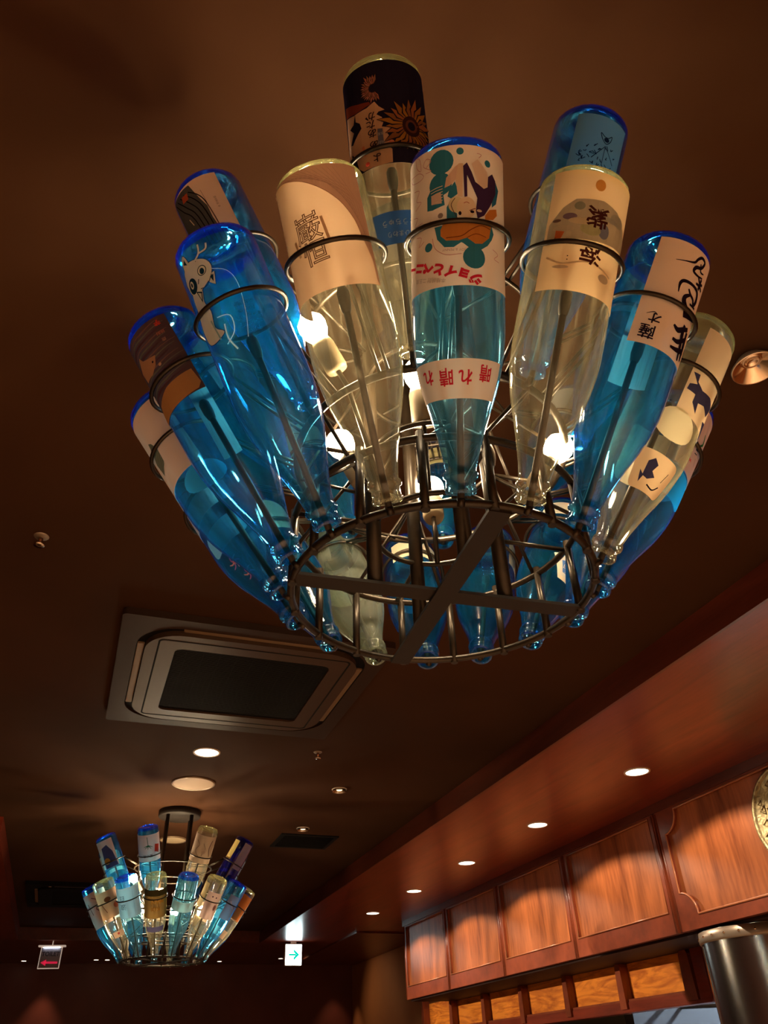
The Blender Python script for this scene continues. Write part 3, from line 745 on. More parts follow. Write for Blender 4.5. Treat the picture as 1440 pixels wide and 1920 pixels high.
bm = bmesh.new(); box(bm, -.075, .075, -.016, -.010, .0765, .0825); build('lamp_strip', bm, M['sign_tube'], ts)
flat_text('TOILET', .052, M['sign_black'], ts, (0, -.0095, .022), .95, .0012)
bm = bmesh.new(); box(bm, -.04, .075, -.0115, -.0095, -.058, -.040)
prism(bm, [[(-.078, -.049), (-.03, -.023), (-.03, -.036), (-.03, -.062), (-.03, -.075)]], 'y', -.0115, -.0095); build('arrow', bm, M['sign_red'], ts)
bm = bmesh.new(); box(bm, -.004, .004, -.004, .004, .098, .1335); build('hanger', bm, M['sign_edge'], ts)

# ------------------------------------------------------------------ the two chandeliers
chandelier(1, 'large near black iron chandelier frame carrying two rings of upside-down bottles', radians(-4), M['bulb'])
chandelier(2, 'small distant black iron chandelier frame carrying bottles, hung beyond the air conditioner', radians(41), M['bulb_far'])
# ------------------------------------------------------------------ bottles of the near chandelier
CREAM = (.72, .60, .50); WHITE = (.80, .72, .64); PINKW = (.78, .62, .54)
RED = (.62, .03, .07); BLACK = (.02, .012, .03); TEAL = (.04, .23, .38); ORG = (.62, .25, .06)
U180 = pi
def txt(s, cx, cy, size, col, rot=pi, bold=0.0, outline=0.0):
    return ('text', (s, cx, cy, size, rot, bold, outline), col)
# the white label with the diver, red lettering, and the neck band
b = make_bottle(1, 'l', 0, 'aqua', 'aqua bottle whose white label shows a diver, teal dots and red lettering')
art = []
art += [('ell', (4, 24, 4), TEAL), ('ell', (-17, 34, 14), TEAL), ('ell', (-18, 59, 13), TEAL), ('ell', (36, 34, 4), TEAL), ('ell', (18, 142, 12.5), TEAL), ('ell', (-33, 126, 5), TEAL), ('ell', (-18, 94, 3), (.35, .3, .3))]
art += [('poly', p, TEAL) for p in ([(-2, 58), (1, 67), (1, 72), (-6, 77), (-10, 74), (-8, 66)], [(-30, 64), (-34, 70), (-34, 85), (-27, 86), (-13, 83), (-15, 67)], [(-11, 86), (-7, 79), (-4, 80), (-4, 91), (0, 94), (0, 100), (-11, 100)],
        [(-25, 106), (-22, 120), (-14, 130), (-4, 131), (4, 126), (6, 127), (15, 134), (24, 134), (34, 127), (40, 119), (43, 112), (40, 104)])]
art += [('poly', [(47, 50), (53, 59), (48, 76), (41, 82), (41, 73)], (.03, .17, .35)), ('poly', [(-18, 110), (-15, 104), (40, 102), (36, 118), (27, 126), (19, 127), (10, 121), (1, 124), (-12, 123), (-18, 117)], ORG),
        ('stroke', ([(-12, 120), (4, 119), (14, 112), (26, 106), (38, 108)], 1.0), (.25, .08, .02), 's'), ('stroke', ([(10, 121), (20, 116), (32, 118)], .8), (.25, .08, .02), 's')]
art += [('poly', [(-11, 53), (-2, 42), (2, 39), (-1, 56), (-7, 62), (-13, 64)], (.74, .55, .46)), ('poly', [(2, 38), (7, 38), (6, 76), (1, 75), (-1, 56)], (.76, .60, .46)), ('poly', [(16, 38), (23, 32), (35, 44), (36, 59), (30, 64), (24, 62)], (.76, .62, .54))]
art += [('poly', [(7, 41), (11, 37), (16, 47), (20, 58), (30, 64), (35, 61), (36, 49), (42, 44), (47, 50), (47, 65), (38, 82), (30, 94), (22, 99), (20, 90), (22, 76), (14, 58), (11, 51), (11, 75), (8, 76)], (.06, .03, .10)),
        ('poly', [(31, 94), (37, 86), (48, 82), (49, 89), (42, 96), (31, 99)], ORG), ('ell', (-1, 84, 8, 9), (.74, .66, .45)), ('ell', (10, 87.5, 10.5, 12), (.80, .66, .52)), ('ell', (3, 94, 1.6, 2.2), BLACK), ('ell', (16, 92, 2.2, 1.6), BLACK), ('stroke', ([(13, 91), (17, 89), (20, 88)], .8), (.2, .05, .05), 's'),
        ('stroke', ([(7, 83), (10, 81.5), (13, 83)], .6), (.5, .1, .1), 's'), ('stroke', ([(-2, 77), (-6, 84), (-3, 93), (0, 99)], .7), (.1, .05, .05), 's'), ('ell', (24, 90, 3, 1.5), (.7, .6, .6))]
for i in range(6):
    art.append(('stroke', ([(-29 + i * .3, 64 + i * 3.2), (-22, 62.5 + i * 3.2), (-15, 61.5 + i * 3.2)], .8), (.82, .72, .64)))
art.append(('poly', [(-28, 70), (-17, 68), (-16, 81), (-28, 80)], (.74, .60, .56)))
for pts in ([(-51, 18), (-44, 22), (-42, 36), (-49, 30), (-51, 18)], [(-35, 42), (-28, 41), (-38, 33), (-34, 26), (-28, 30), (-35, 36)], [(-53, 37), (-62, 37), (-58, 44), (-45, 47), (-38, 44), (-44, 38), (-53, 37)], [(-55, 55), (-45, 58), (-50, 68), (-42, 72), (-52, 78)],
            [(-56, 85), (-48, 88), (-54, 96), (-40, 96)], [(-30, 98), (-22, 102), (-14, 99)], [(-27, 118), (-24, 130), (-12, 139), (4, 139)], [(40, 130), (48, 134), (42, 140), (50, 142)], [(22, 26), (27, 27), (24, 31)], [(-50, 110), (-42, 113), (-46, 122), (-38, 118)]):
    art.append(('stroke', (pts, .7), (.55, .28, .30), 's'))
art.append(txt('ジョイとペニー', -20, 153, 13.6, RED, pi - .30, .9))
art.append(txt('本格焼酎 二五度', -32, 163, 5.5, (.45, .38, .36), pi - .22))
art.append(txt('JOY & PENNY', -4, 134, 4.0, (.5, .36, .36), pi - .05))
add_label(b, (rect(-96, 74, 16.5, 173), pap(WHITE, .10)), art)
add_label(b, (rect(-80, 62, 251, 292), pap((.74, .66, .60), .14)), [txt('晴', -17, 268, 20, RED, pi, .35), txt('れ', 8, 269, 18, RED, pi, .4), txt('晴', 35, 264, 19, RED, pi, .35), txt('れ', -44, 266, 18, RED, pi, .4)], 'neck_label')

b = make_bottle(1, 'l', 1, 'clear', 'clear bottle with a plain tan label bearing outlined characters, left of the diver bottle')
art = [('poly', [(-118, 13), (49, 13), (49, 155), (46, 150), (45, 125), (36, 98), (32, 81), (22, 63), (11, 50), (-4, 37), (-22, 25), (-46, 16), (-79, 14)], (.58, .42, .36)),
       ('stroke', ([(-90, 12), (-46, 16), (-22, 25), (-4, 37), (11, 50), (22, 63), (32, 81), (36, 98)], .7), (.4, .26, .2), 's')]
for i in range(14):
    art.append(('stroke', ([(-60 + i * 6, 14 + i * .3), (-10 + i * 4, 22 + i * 3), (30 + i * 1.2, 40 + i * 6)], .35), (.42, .30, .27)))
art += [txt('巌', -24, 82, 34, (.22, .12, .09), pi * 0 + .06 + 0, 0, .6), txt('恒', -20, 112, 30, (.22, .12, .09), .06, 0, .6)]
art += [('stroke', ([(-44, 88), (-40, 108)], 3.4), (.50, .34, .24)), ('stroke', ([(-6, 72), (-2, 100)], 3.2), (.50, .34, .24))]
add_label(b, (rect(-118, 49, 12.5, 155), pap((.76, .55, .40), .25)), art)

b = make_bottle(1, 'l', 15, 'clear', 'clear bottle with a watercolour label and two dark kanji, right of the diver bottle')
art = [('poly', [(-34, 97), (-3, 98), (25, 96), (74, 90), (80, 74), (45, 52), (24, 47), (-7, 50), (-20, 60), (-34, 80)], (.46, .44, .38)), ('ell', (-11, 71, 8, 4), (.22, .17, .26)), ('ell', (-2, 58, 6, 5), (.28, .32, .28)), ('ell', (30, 82, 7, 9), (.22, .26, .40)), ('ell', (14, 84, 12, 7), (.45, .48, .30)),
       ('ell', (17, 30, 6, 7), (.66, .36, .10)), ('ell', (48, 62, 12, 7), (.40, .42, .38)), ('ell', (-16, 86, 12, 4), (.52, .48, .40)), ('ell', (2, 76, 14, 4), (.60, .54, .40)), ('ell', (-25, 76, 5, 2), (.2, .14, .14)), ('ell', (35, 66, 16, 3), (.38, .40, .38)), ('stroke', ([(-30, 120), (-10, 128), (20, 122), (50, 130)], 2), (.60, .48, .34), 's'),
       ('ell', (40, 135, 8, 5), (.52, .46, .38)), ('ell', (-12, 132, 9, 2), (.55, .46, .36)),
       txt('海', 19, 110, 27, (.07, .02, .02), pi, .5), txt('紫', 20, 66, 27, (.07, .02, .02), pi, .5), ('poly', [(-24, 88), (-14, 90), (-16, 96), (-20, 104), (-24, 98)], (.62, .18, .06)), txt('芋', -24, 100, 8, (.08, .05, .04), pi), txt('焼酎', -4, 102, 6, (.3, .24, .2), pi + pi / 2 * 0), txt(':', -6, 122, 12, (.1, .06, .04))]
add_label(b, (rect(-38, 100, 14, 159), pap((.80, .60, .38), .30)), art)

b = make_bottle(1, 'l', 14, 'blue', 'blue bottle with a white label of big black brush calligraphy')
br = [(9, 46), (20, 43), (33, 38), (37, 31), (43, 25), (51, 27), (47, 37), (38, 42), (36, 49), (45, 50), (56, 46)]
art = [('stroke', (br, [.7, 1.5, 3, 3.5, 4, 4, 4, 5, 4, 3, 1.5]), BLACK, 's'), ('stroke', ([(44, 33), (48, 42), (56, 40)], [2, 3, 1.5]), BLACK, 's'), ('stroke', ([(47, 50), (54, 55), (62, 52)], [3, 4, 3]), BLACK, 's'), ('stroke', ([(46, 60), (56, 58), (64, 60)], [3, 4, 3]), BLACK, 's'), ('stroke', ([(55, 48), (54, 64)], 4), BLACK),
       ('stroke', ([(24, 86), (23, 74), (28, 68), (42, 66), (54, 68), (58, 78), (54, 88)], [1, 4, 4.5, 4, 5, 6, 4]), BLACK, 's'), ('stroke', ([(37, 74), (42, 79), (50, 82), (54, 90)], [2.5, 4, 4, 4]), BLACK, 's'), ('stroke', ([(42, 80), (35, 87), (37, 95), (46, 99), (58, 96)], [3, 6, 8, 6, 4]), BLACK, 's'), ('stroke', ([(46, 90), (60, 88)], 3), BLACK),
       ('stroke', ([(40, 107), (56, 102), (70, 96)], [10, 9, 8]), BLACK, 's'), ('stroke', ([(32, 128), (40, 131), (50, 124), (60, 118)], [3, 7, 6, 5]), BLACK, 's'), ('stroke', ([(36, 145), (46, 144), (60, 132)], [4, 6, 5]), BLACK, 's'), ('stroke', ([(36, 156), (48, 154), (66, 146)], [3, 6, 7]), BLACK, 's'), ('stroke', ([(56, 164), (54, 148), (50, 130), (50, 118)], [3, 6, 7, 4]), BLACK, 's'),
       ('stroke', ([(64, 160), (62, 140), (60, 122)], [4, 7, 5]), BLACK, 's'),
       txt('薩', 3, 150, 20, BLACK, pi, .3), txt('才', 7, 131, 15, BLACK, pi, .35), ('stroke', ([(-4, 128), (4, 124), (8, 126)], [.5, 1.2, .6]), BLACK, 's')]
add_label(b, (rect(-16, 104, 17.5, 168), pap((.80, .66, .54), .08)), art)
add_label(b, (rect(140, 190, 60, 175), pap((.62, .72, .74), .35)), [], 'back_label')

b = make_bottle(1, 'l', 2, 'blue', 'blue bottle printed with a white goat-like drawing instead of a paper label')
WD = (.74, .88, .92)
DK = (.01, .05, .12)
art = []
for grow, col in ((1.3, DK), (0.0, WD)):
    g = grow
    art += [('poly', smooth_pts([(-57 - g, 56), (-52, 42 - g), (-40, 37 - g), (-27, 40 - g), (-15 + g, 47), (-11 + g, 58), (-16 + g, 69), (-27, 76 + g), (-42, 78 + g), (-54 - g, 70), (-57 - g, 56)]), col),
            ('poly', smooth_pts([(-50 - g, 44), (-49, 30 - g), (-43, 24 - g), (-39 + g, 32), (-37 + g, 42)], 3) , col), ('poly', [(-22, 68), (-10 + g, 66), (-14, 82 + g), (-20, 76)], col),
            ('poly', smooth_pts([(-52 - g, 70), (-34 + g, 76), (-37 + g, 92), (-33 + g, 108), (-36 + g, 128), (-26 + g, 140), (-42, 144 + g), (-58 - g, 138), (-62 - g, 118), (-56 - g, 98), (-55 - g, 82), (-52 - g, 70)]), col),
            ('stroke', ([(-30, 42), (-20, 36), (-17, 25)], 2.2 + g), col, 's'), ('stroke', ([(-20, 36), (-10, 35), (-7, 28)], 2.2 + g), col, 's')]
art += [('poly', [(-47, 34), (-43, 29), (-41, 38)], DK), ('ell', (-24, 57, 6.4), DK), ('ell', (-24, 57, 5.4), WD), ('ell', (-24, 58, 3.2, 4), DK), ('ell', (-45, 65, 8, 10), DK), ('ell', (-46, 63, 3.4, 5), WD), ('ell', (-46, 63, 1.6, 2.8), DK),
        ('poly', [(-43, 74), (-34, 80), (-39, 92)], DK), ('poly', [(-41, 77), (-36, 81), (-39, 88)], WD), ('stroke', ([(-32, 64), (-35, 69)], 1.2), DK), ('poly', [(-17, 70), (-12, 69), (-15, 78)], DK), ('stroke', ([(-34, 76), (-24, 78), (-14, 68)], 1.0), DK, 's'),
        ('stroke', ([(-12, 62), (4, 72), (10, 92), (6, 130), (-2, 160)], .7), WD, 's'), ('stroke', ([(-28, 120), (-12, 126), (-14, 146), (-28, 156)], 1.4), WD, 's'), ('stroke', ([(-38, 118), (-34, 146)], 2.2), (.25, .45, .55), 's'), ('stroke', ([(-22, 132), (-24, 150), (-18, 168)], 2.0), WD, 's')]
add_label(b, None, art)
lab = [txt(s, 8, 116 + 9 * i, 6.5, (.02, .16, .26), pi) for i, s in enumerate(('本格焼酎', '米麹 芋', 'さつまいも', '二十五度', '千八百'))]
add_label(b, None, lab)

b = make_bottle(1, 'l', 3, 'blue', 'blue bottle with a dark rippled label showing a tan deer head, outermost upper left')
art = []
for i in range(15):
    y = 26 + i * 6.2; x1 = 11 - abs(i % 4 - 2) * 4
    art.append(('stroke', ([(-78, y + 7), (-50, y + 1), (-25, y + 2.5), (x1, y - 2)], [1, 1.8 + (i % 3), 2.4, .6]), [(.22, .13, .12), (.17, .18, .15), (.10, .045, .06)][i % 3], 's'))
art += [('poly', [(-52, 50), (-47, 60), (-36, 66), (-24, 70), (-30, 82), (-42, 88), (-63, 84), (-66, 66), (-58, 58)], (.52, .30, .20)), ('ell', (-32, 75, 1.6), BLACK), ('ell', (-24, 86, 2.4), (.6, .4, .32)),
        ('poly', [(-88, 150), (-62, 126), (-32, 119), (8, 117), (11, 140), (5, 148), (-20, 150)], (.50, .27, .12))]
art += [txt('芋', -1, 30, 9, (.75, .08, .06), pi, .3), txt('焼酎', -3, 46, 6, (.60, .22, .14), pi), txt('鹿', -3, 58, 6, (.60, .34, .26), pi)]
add_label(b, (rect(-95, 13, 20, 150), pap((.09, .055, .06), .12)), art)
add_label(b, (rect(150, 178, 60, 200), pap((.45, .62, .70), .4)), [], 'back_label')

b = make_bottle(1, 'l', 4, 'blue', 'blue bottle with a plain white label and grey-green mark, outermost at the left')
art = [('poly', [(-50, 78), (-44, 84), (-38, 100), (-40, 128), (-58, 140), (-62, 112), (-54, 98)], (.20, .26, .24))] + [('stroke', ([(-58, 104 + i * 5), (-40, 101 + i * 5)], .6), (.42, .46, .42)) for i in range(7)]
add_label(b, (rect(-100, 12, 23, 171), pap((.80, .68, .60), .08)), art)
add_label(b, (ell(0, 196, 34, 24), pap((.05, .48, .86), .35)), [], 'shoulder_patch')  # azure patch painted as the lit back label seen through blue glass

b = make_bottle(1, 'l', 5, 'blue', 'blue bottle with pink coral print near its neck, low at the left')
CO = (.78, .36, .34)
art = []
for q, (dx, dy) in enumerate(((-34, 262), (-26, 292))):
    for i in range(6):
        a = i * 1.05; art.append(('stroke', ([(dx, dy), (dx + 9 * cos(a) * .7, dy + 7 * sin(a)), (dx + 13 * cos(a + .4), dy + 12 * sin(a + .4))], [3.2, 2.4, 1.2]), CO if i % 2 else (.50, .16, .36), 's'))
add_label(b, None, art, 'label')
add_label(b, (rect(-60, 20, 182, 232, 14), pap((.28, .62, .82), .4)), [], 'shoulder_patch')
add_label(b, (rect(-90, 30, 30, 150), pap((.62, .66, .70), .3)), [('stroke', ([(-60, 60), (-30, 80), (-50, 110)], 2), CO, 's')])

b = make_bottle(1, 'l', 6, 'blue', 'blue bottle with a cream label seen edge on, on the far left of the ring')
add_label(b, (rect(-40, 120, 24, 128), pap((.78, .64, .48), .4)), [('stroke', ([(-20, 40), (0, 60), (-14, 90)], 1.5), (.3, .2, .15), 's')])
b = make_bottle(1, 'l', 7, 'frost', 'pale frosted green-white bottle on the far side, seen through the ring')
add_label(b, (rect(100, 210, 30, 150), pap((.70, .74, .66), .45)), [], 'back_label')
b = make_bottle(1, 'l', 8, 'blue', 'blue bottle with a slim cream band label near its base, lowest at the far side')
add_label(b, (rect(-32, 66, 48, 118), pap((.86, .66, .46), .3)), [txt('焼酎 十二', 6, 90, 8, (.5, .38, .28), 0), ('stroke', ([(-28, 104), (60, 104)], .8), (.4, .25, .2))])
add_label(b, (rect(120, 210, 40, 150), pap((.30, .55, .72), .4)), [], 'back_label')
b = make_bottle(1, 'l', 9, 'blue', 'blue bottle with a cream label on its right flank, far side behind the bars')
add_label(b, (rect(44, 130, 40, 140), pap((.82, .68, .50), .35)), [('stroke', ([(60, 60), (70, 100)], 2), (.3, .2, .2), 's')])
b = make_bottle(1, 'l', 10, 'blue', 'blue bottle with cream base label and pale diamond sticker, far right of the ring')
add_label(b, (rect(-70, 12, 34, 78), pap((.80, .70, .54), .35)), [('stroke', ([(-60, 72), (6, 72)], 1), (.2, .2, .3))])
add_label(b, ([(-2, 214), (26, 200), (44, 226), (40, 268), (16, 268)], pap((.78, .68, .52), .35)), [('poly', [(4, 216), (24, 206), (37, 228), (34, 260), (18, 260)], (.70, .66, .58)), ('poly', [(14, 226), (25, 222), (32, 236), (30, 252), (21, 252)], (.10, .22, .55)), txt('白', 24, 238, 12, (.8, .75, .65), 0)], 'sticker')
b = make_bottle(1, 'l', 11, 'blue', 'deep blue bottle with a triangular line and flower print, low at the right')
art = [('stroke', ([(30, 170), (84, 118), (110, 96)], 1.2), (.62, .48, .46)), ('stroke', ([(34, 172), (66, 215)], 1.2), (.62, .48, .46))] + [('ell', (70 + 7 * cos(i * 1.26), 150 + 7 * sin(i * 1.26), 4, 5), (.66, .42, .42)) for i in range(5)] + [('ell', (70, 150, 2.5), (.3, .1, .1))]
add_label(b, None, art)
b = make_bottle(1, 'l', 12, 'blue', 'blue bottle with a mauve-white label of small green, black and red marks, right side')
art = [('stroke', ([(56, 60), (62, 76), (54, 88)], [2, 5, 2]), (.05, .25, .12), 's'), ('stroke', ([(44, 90), (56, 96), (48, 104)], [3, 6, 3]), (.06, .05, .10), 's'), ('stroke', ([(48, 112), (56, 108)], 2), (.06, .05, .10))] + [('stroke', ([(45 - 4 * cos(i * 1.05), 132 - 4 * sin(i * 1.05)), (45 + 4 * cos(i * 1.05), 132 + 4 * sin(i * 1.05))], 1), (.7, .08, .10)) for i in range(3)] + [('stroke', ([(56, 116), (60, 130)], .8), (.3, .25, .25))]
add_label(b, (rect(20, 140, 22, 158), pap((.72, .58, .58), .10)), art)
add_label(b, (rect(-40, 76, 162, 222, 16), pap((.04, .46, .86), .4)), [], 'shoulder_patch')
b = make_bottle(1, 'l', 13, 'clear', 'clear bottle with cream labels patterned in ragged indigo patches, at the right')
IND = (.07, .08, .24)
art = [('poly', [(13, 110), (23, 109), (24, 121), (35, 128), (55, 123), (74, 127), (63, 150), (48, 144), (36, 149), (38, 166), (27, 154), (27, 141), (13, 140), (14, 130), (24, 125)], IND), ('poly', [(60, 160), (80, 150), (96, 170), (74, 186)], IND), ('ell', (0, 168, 1.4), BLACK), ('poly', [(70, 40), (100, 30), (104, 90), (82, 98)], (.52, .48, .50))]
add_label(b, (rect(10, 112, 30, 176), pap((.80, .64, .46), .3)), art)
add_label(b, (ell(20, 198, 30, 26), pap((.72, .66, .48), .35)), [], 'shoulder_patch')
art = [('poly', [(6, 262), (14, 255), (22, 262), (18, 272), (26, 278), (16, 284), (6, 282)], IND), ('stroke', ([(20, 290), (34, 292), (42, 284)], 2), BLACK, 's'), ('poly', [(0, 276), (8, 282), (4, 292)], IND), ('stroke', ([(44, 262), (40, 278)], 1), BLACK)]
add_label(b, (rect(-12, 56, 246, 300, 8), pap((.82, .64, .44), .25)), art, 'neck_label')
add_label(b, (rect(140, 200, 150, 250, 10), pap((.70, .66, .50), .4)), [], 'back_label')

# upper row
b = make_bottle(1, 'u', 0, 'clear', 'clear bottle with a dark sunflower label, highest of the near chandelier')
NAV = (.018, .014, .035); PET = (.34, .15, .035)
art = [('poly', [(-66, 68), (-45, 76), (-33, 77), (-23, 77), (-12, 72), (-7, 80), (0, 86), (-8, 87), (-11, 90), (-5, 95), (-2, 100), (-6, 108), (7, 112), (0, 118), (6, 129), (2, 138), (4, 140), (3, 158), (-12, 159), (-31, 158), (-48, 157), (-70, 150), (-72, 110)], (.66, .42, .28)),
       ('poly', [(-68, 66), (-66, 52), (-35, 66), (-19, 70), (-17, 74), (-33, 76), (-44, 75)], (.22, .045, .025)), ('poly', [(-43, 76), (-43, 86), (-36, 92), (-34, 100), (-42, 105), (-54, 112), (-60, 109), (-53, 102), (-49, 98), (-58, 88), (-48, 87)], NAV), ('poly', [(-60, 122), (-50, 132), (-46, 150), (-36, 159), (-66, 159)], NAV)]
def petals(cx, cy, n, r0, r1, w, cols, a0=0, a1=2 * pi):
    out = []
    for i in range(n):
        a = a0 + (a1 - a0) * i / n; rr = r1 * (.85 + .3 * random.random()); c_ = cos(a); s_ = sin(a)
        sh = lambda k: [(cx + r0 * c_, cy + r0 * s_), (cx + (r0 + (rr - r0) * .45) * c_ - w * k * s_, cy + (r0 + (rr - r0) * .45) * s_ + w * k * c_), (cx + (rr - (1 - k) * 4) * c_, cy + (rr - (1 - k) * 4) * s_), (cx + (r0 + (rr - r0) * .45) * c_ + w * k * s_, cy + (r0 + (rr - r0) * .45) * s_ - w * k * c_)]
        out += [('poly', sh(1.25), NAV), ('poly', sh(.85), cols[i % len(cols)])]
    return out
art += petals(-12, 54, 20, 5, 20, 2.4, [(.42, .16, .12), (.30, .14, .09), (.48, .22, .18)], 1.2, 5.2)
art += petals(31, 110, 24, 8, 38, 5, [PET, (.42, .20, .03), (.26, .11, .04), (.36, .13, .05)])
art += [('ell', (31, 110, 12, 14), (.05, .02, .02)), ('ell', (31, 110, 8, 9), (.15, .05, .03)), ('ell', (31, 110, 5, 6), NAV)]
art += [txt(ch_, x_, y_, 13, (.03, .015, .02), pi, .15) for ch_, x_, y_ in (('か', -18, 92), ('、', -27, 97), ('た', -19, 103), ('あ', -18, 115), ('あ', -17, 131), ('よ', -15, 149))]
art += [('poly', [(-11, 112), (-5, 113), (-5, 138), (-12, 137)], (.10, .11, .18)), txt('本格', -8, 119, 5, (.4, .4, .45), pi), txt('焼酎', -8, 131, 5, (.4, .4, .45), pi), ('stroke', ([(-32, 128), (-30, 142)], 3.5), (.62, .22, .12)), ('ell', (4, 134, 3.5, 4), (.62, .22, .14)), ('ell', (-28, 154, 3, 3), (.5, .08, .06))]
add_label(b, (rect(-124, 116, 17, 159), pap((.60, .48, .30), .30)), [('poly', rect(-124, 116, 17, 159), NAV)] + art)
add_label(b, (rect(-44, 42, 222, 262), pap((.03, .09, .30), .15)), [txt('しょうちゅう', 6, 236, 9, (.70, .68, .62), pi), txt('ひまわり', 0, 250, 8, (.70, .68, .62), pi)], 'neck_label')
b = make_bottle(1, 'u', 1, 'blue', 'blue bottle with a label of grey stripes and a plain tan side, upper left')
art = [('poly', [(-64, 17), (-27, 20), (-19, 21), (-12, 50), (-6, 69), (-6, 90), (2, 150), (-64, 150)], (.10, .11, .12))]
for i in range(5):
    art.append(('stroke', ([(-60 + i * 9, 22 + i * 2), (-46 + i * 9, 48), (-32 + i * 7, 76), (-24 + i * 6, 150)], 1.6), (.015, .012, .015), 's'))
art += [('poly', [(-38, 28), (-26, 30), (-28, 40), (-40, 38)], (.60, .12, .06)), ('stroke', ([(-42, 66), (-38, 80)], 1.5), (.8, .7, .6)), ('stroke', ([(-6, 40), (-2, 110)], .6), (.35, .2, .15)), txt('原材料名 芋', 8, 70, 4, (.3, .2, .16), pi + pi / 2)]
add_label(b, (rect(-64, 24, 17, 150), pap((.80, .64, .52), .08)), art)
b = make_bottle(1, 'u', -1, 'blue', 'blue bottle with a fine dark cat line drawing, upper right')
DB = (.01, .03, .10)
art = [('stroke', ([(17, 58), (14, 50), (20, 54), (26, 54), (31, 49), (30, 58), (24, 64), (17, 58)], 1.2), DB, 's'), ('ell', (24, 58, 4, 3.5), DB), ('stroke', ([(8, 92), (24, 68), (42, 88)], 1.2), DB), ('stroke', ([(24, 68), (24, 96)], .8), DB)]
for i in range(26):
    x_, y_ = random.uniform(-14, 46), random.uniform(62, 100); art.append(('stroke', ([(x_, y_), (x_ + random.uniform(-4, 4), y_ + random.uniform(2, 6)), (x_ + random.uniform(-4, 4), y_ + random.uniform(0, 4))], 1.1), DB, 's'))
add_label(b, (rect(-22, 56, 24, 150), pap((.16, .42, .66), .45)), art)
b = make_bottle(1, 'u', 2, 'blue', 'blue bottle with a pale strip back label, behind the goat bottle on the left')
add_label(b, (rect(-8, 18, 48, 212), pap((.35, .58, .66), .4)), [], 'strip_label')
b = make_bottle(1, 'u', -2, 'blue', 'blue upper-row bottle half hidden behind the calligraphy bottle')
add_label(b, (rect(-70, 40, 30, 150), pap((.40, .60, .70), .4)), [('stroke', ([(-40, 60), (-20, 90)], 2), (.1, .2, .3), 's')])
b = make_bottle(1, 'u', 3, 'blue', 'blue upper-row bottle with a cream label, far left inside the ring')
add_label(b, (rect(-60, 60, 30, 140), pap((.78, .62, .44), .35)), [('stroke', ([(-20, 50), (10, 80), (-10, 110)], 2), (.3, .2, .15), 's')])
b = make_bottle(1, 'u', 4, 'blue', 'blue upper-row bottle with an olive label, straight across the ring')
add_label(b, (rect(-60, 60, 60, 150), pap((.62, .55, .28), .3)), [txt('玉露', 0, 86, 16, (.25, .2, .1), 0), ('stroke', ([(-55, 128), (55, 128)], 1.2), (.3, .25, .1))])
b = make_bottle(1, 'u', 5, 'blue', 'blue upper-row bottle hidden deep on the far right of the ring')
add_label(b, (rect(-50, 50, 30, 140), pap((.50, .60, .66), .35)), [])

# ------------------------------------------------------------------ bottles of the distant chandelier
def far(tier, k, kind, label, parts):
    b = make_bottle(2, tier, k, kind, label)
    for nm, pts, col, art in parts:
        add_label(b, (pts, pap(col, .3)) if pts else None, art, nm, .001, 8.0)
    return b
R_ = lambda *a: rect(*a)
far('u', 1, 'blue', 'blue distant bottle with a cream and navy label and yellow dot, upper left', [('label', R_(-90, 24, 24, 165), (.74, .56, .48), [('poly', [(-40, 60), (-10, 50), (10, 90), (20, 165), (-50, 165)], (.08, .10, .28)), ('ell', (-30, 130, 16), (.70, .50, .12)), ('ell', (-44, 50, 10), (.8, .6, .5))])])
far('u', 0, 'blue', 'blue distant bottle with a pink label, palm tree and red patch', [('label', R_(-110, 110, 34, 165), (.80, .62, .58), [('stroke', ([(-8, 44), (-6, 70), (-4, 86)], 3), (.10, .16, .08), 's')] + [('stroke', ([(-4, 86), (-4 + 22 * cos(a), 86 + 14 * sin(a) + 6)], [5, 1.5]), (.04, .20, .10)) for a in (.2, .9, 1.7, 2.4, 3.1)] + [('poly', [(30, 84), (56, 90), (50, 130), (26, 120)], (.62, .08, .05)), txt('夏の島', -8, 136, 16, (.25, .1, .1), pi, .2)])])
far('u', -1, 'clear', 'clear distant bottle with a grey-brown sketched label, upper right', [('label', R_(-110, 110, 32, 168), (.62, .50, .40), [('stroke', ([(-40, 60), (-20, 80), (-34, 110), (-10, 140)], 3), (.25, .18, .15), 's'), ('stroke', ([(0, 70), (16, 100), (2, 130)], 3), (.30, .22, .18), 's'), ('stroke', ([(44, 50), (34, 90), (46, 130)], 4), (.15, .09, .08), 's'), ('ell', (10, 110, 16, 12), (.7, .58, .48))])])
far('u', -2, 'navy', 'dark navy distant bottle with a yellow and a grey label, upper far right', [('label', R_(-66, -26, 26, 130), (.85, .68, .25), []), ('label', R_(6, 56, 20, 160), (.40, .36, .48), [])])
far('l', 0, 'aqua', 'pale aqua distant bottle with a white-blue label and rim of bright blue', [('label', R_(-100, 60, 44, 188), (.55, .68, .80), [txt('白', -34, 90, 30, (.12, .16, .28), pi, .2), txt('波', -34, 130, 30, (.12, .16, .28), pi, .2), ('stroke', ([(20, 60), (20, 180)], 2), (.4, .5, .65))])])
far('l', -1, 'clear', 'clear distant bottle with a dark olive and gold label, centre of the near side', [('label', R_(-120, 120, 60, 195), (.26, .17, .06), [('poly', rect(-120, 120, 60, 90), (.10, .10, .05)), txt('MAN', 10, 116, 28, (.75, .48, .12), pi, .8), txt('KOI', 0, 150, 24, (.70, .42, .10), pi, .8)]), ('shoulder_patch', R_(-50, 50, 236, 262), (.10, .10, .25), [])])
far('l', -2, 'aqua', 'aqua distant bottle without a front label, bright white band inside', [('band_label', R_(-86, 86, 118, 165), (.66, .82, .80), [])])
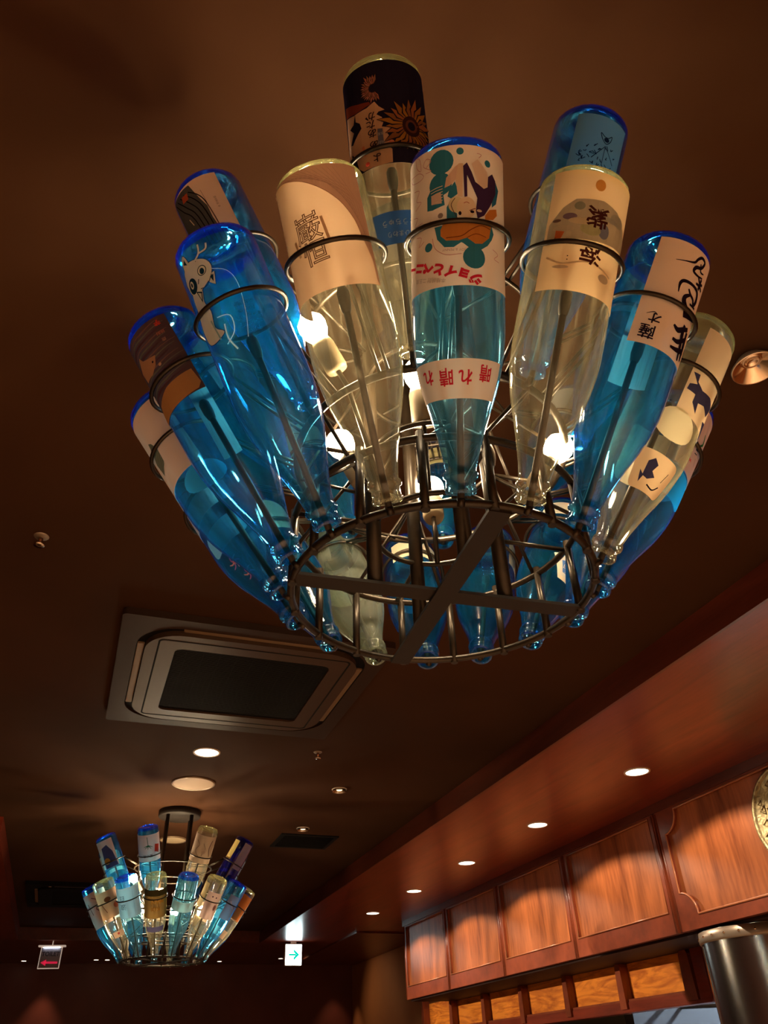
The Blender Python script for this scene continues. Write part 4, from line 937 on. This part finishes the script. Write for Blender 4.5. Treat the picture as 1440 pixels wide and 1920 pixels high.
far('l', -3, 'clear', 'clear distant bottle with a small lilac label and yellow side', [('label', R_(-20, 56, 60, 190), (.60, .46, .50), [('ell', (40, 130, 8, 14), (.25, .12, .12)), ('ell', (10, 80, 4), (.1, .05, .1)), ('ell', (30, 82, 4), (.1, .05, .1))]), ('side_label', R_(-90, -30, 30, 150), (.74, .62, .36), [])])
far('l', -4, 'blue', 'blue distant bottle with a grey label and brown side panel, lower right', [('label', R_(-6, 56, 60, 180), (.30, .26, .34), [('stroke', ([(10, 90), (40, 120)], 4), (.6, .5, .5), 's')])])
far('l', -5, 'clear', 'clear distant bottle with a russet and gold label, rightmost of the lower row', [('label', R_(-40, 70, 36, 165), (.56, .20, .06), [('poly', rect(-40, -6, 60, 165), (.70, .45, .14)), ('poly', rect(-30, 40, 110, 165), (.45, .32, .16))]), ('neck_label', R_(-40, 40, 230, 270), (.78, .62, .50), [])])
far('l', 1, 'clear', 'clear distant bottle with an ochre label of brown figures, lower left', [('label', R_(-70, 90, 50, 180), (.62, .42, .28), [('ell', (-4, 90, 16, 12), (.20, .10, .06)), ('ell', (30, 130, 14), (.50, .14, .08)), ('stroke', ([(-40, 100), (-20, 150)], 4), (.25, .12, .08), 's')]), ('neck_label', R_(-30, 30, 250, 280), (.70, .50, .40), [('ell', (0, 262, 6), (.6, .1, .1))])])
far('l', 2, 'blue', 'blue distant bottle with a pinkish label of dark squiggles, leftmost of the lower row', [('label', R_(-90, 80, 36, 210), (.74, .52, .46), [('stroke', ([(-20, 60), (10, 90), (-14, 120), (20, 150)], 4), (.22, .08, .10), 's'), ('stroke', ([(-50, 80), (-40, 140)], 4), (.25, .1, .1), 's'), ('ell', (10, 180, 10, 5), (.2, .08, .1))])])
ORD = ['leftmost', 'second from left', 'third from left', 'fourth from left', 'fifth from left', 'sixth from left', 'seventh from left', 'rightmost']
HIDE = {'l': (3, -6, 4, 5, 6, 7, 8, -7), 'u': (2, 3, 4, 5)}
def hidden_label(tier, k):
    xs = sorted(HIDE[tier], key=lambda q: bottle_pose(2, tier, q)[1].x)
    i = xs.index(k); return ('lower' if tier == 'l' else 'upper') + ' bottle on the far side of the distant chandelier, ' + (ORD[i] if i < len(xs) - 1 else 'rightmost')
for k, kind in ((3, 'aqua'), (-6, 'blue'), (4, 'clear'), (5, 'blue'), (6, 'aqua'), (7, 'clear'), (8, 'blue'), (9, 'aqua'), (-7 + 16 - 16, 'clear')):
    if k == 9: continue
    far('l', k, kind, hidden_label('l', k), [('label', R_(-70, 70, 40, 160), [(.72, .58, .46), (.40, .52, .62), (.66, .46, .40)][k % 3], [])])
for k in (2, 3, 4, 5):
    far('u', k, ['aqua', 'clear', 'blue', 'aqua'][k - 2], hidden_label('u', k), [('label', R_(-80, 80, 40, 160), [(.70, .56, .44), (.45, .55, .62)][k % 2], [])])
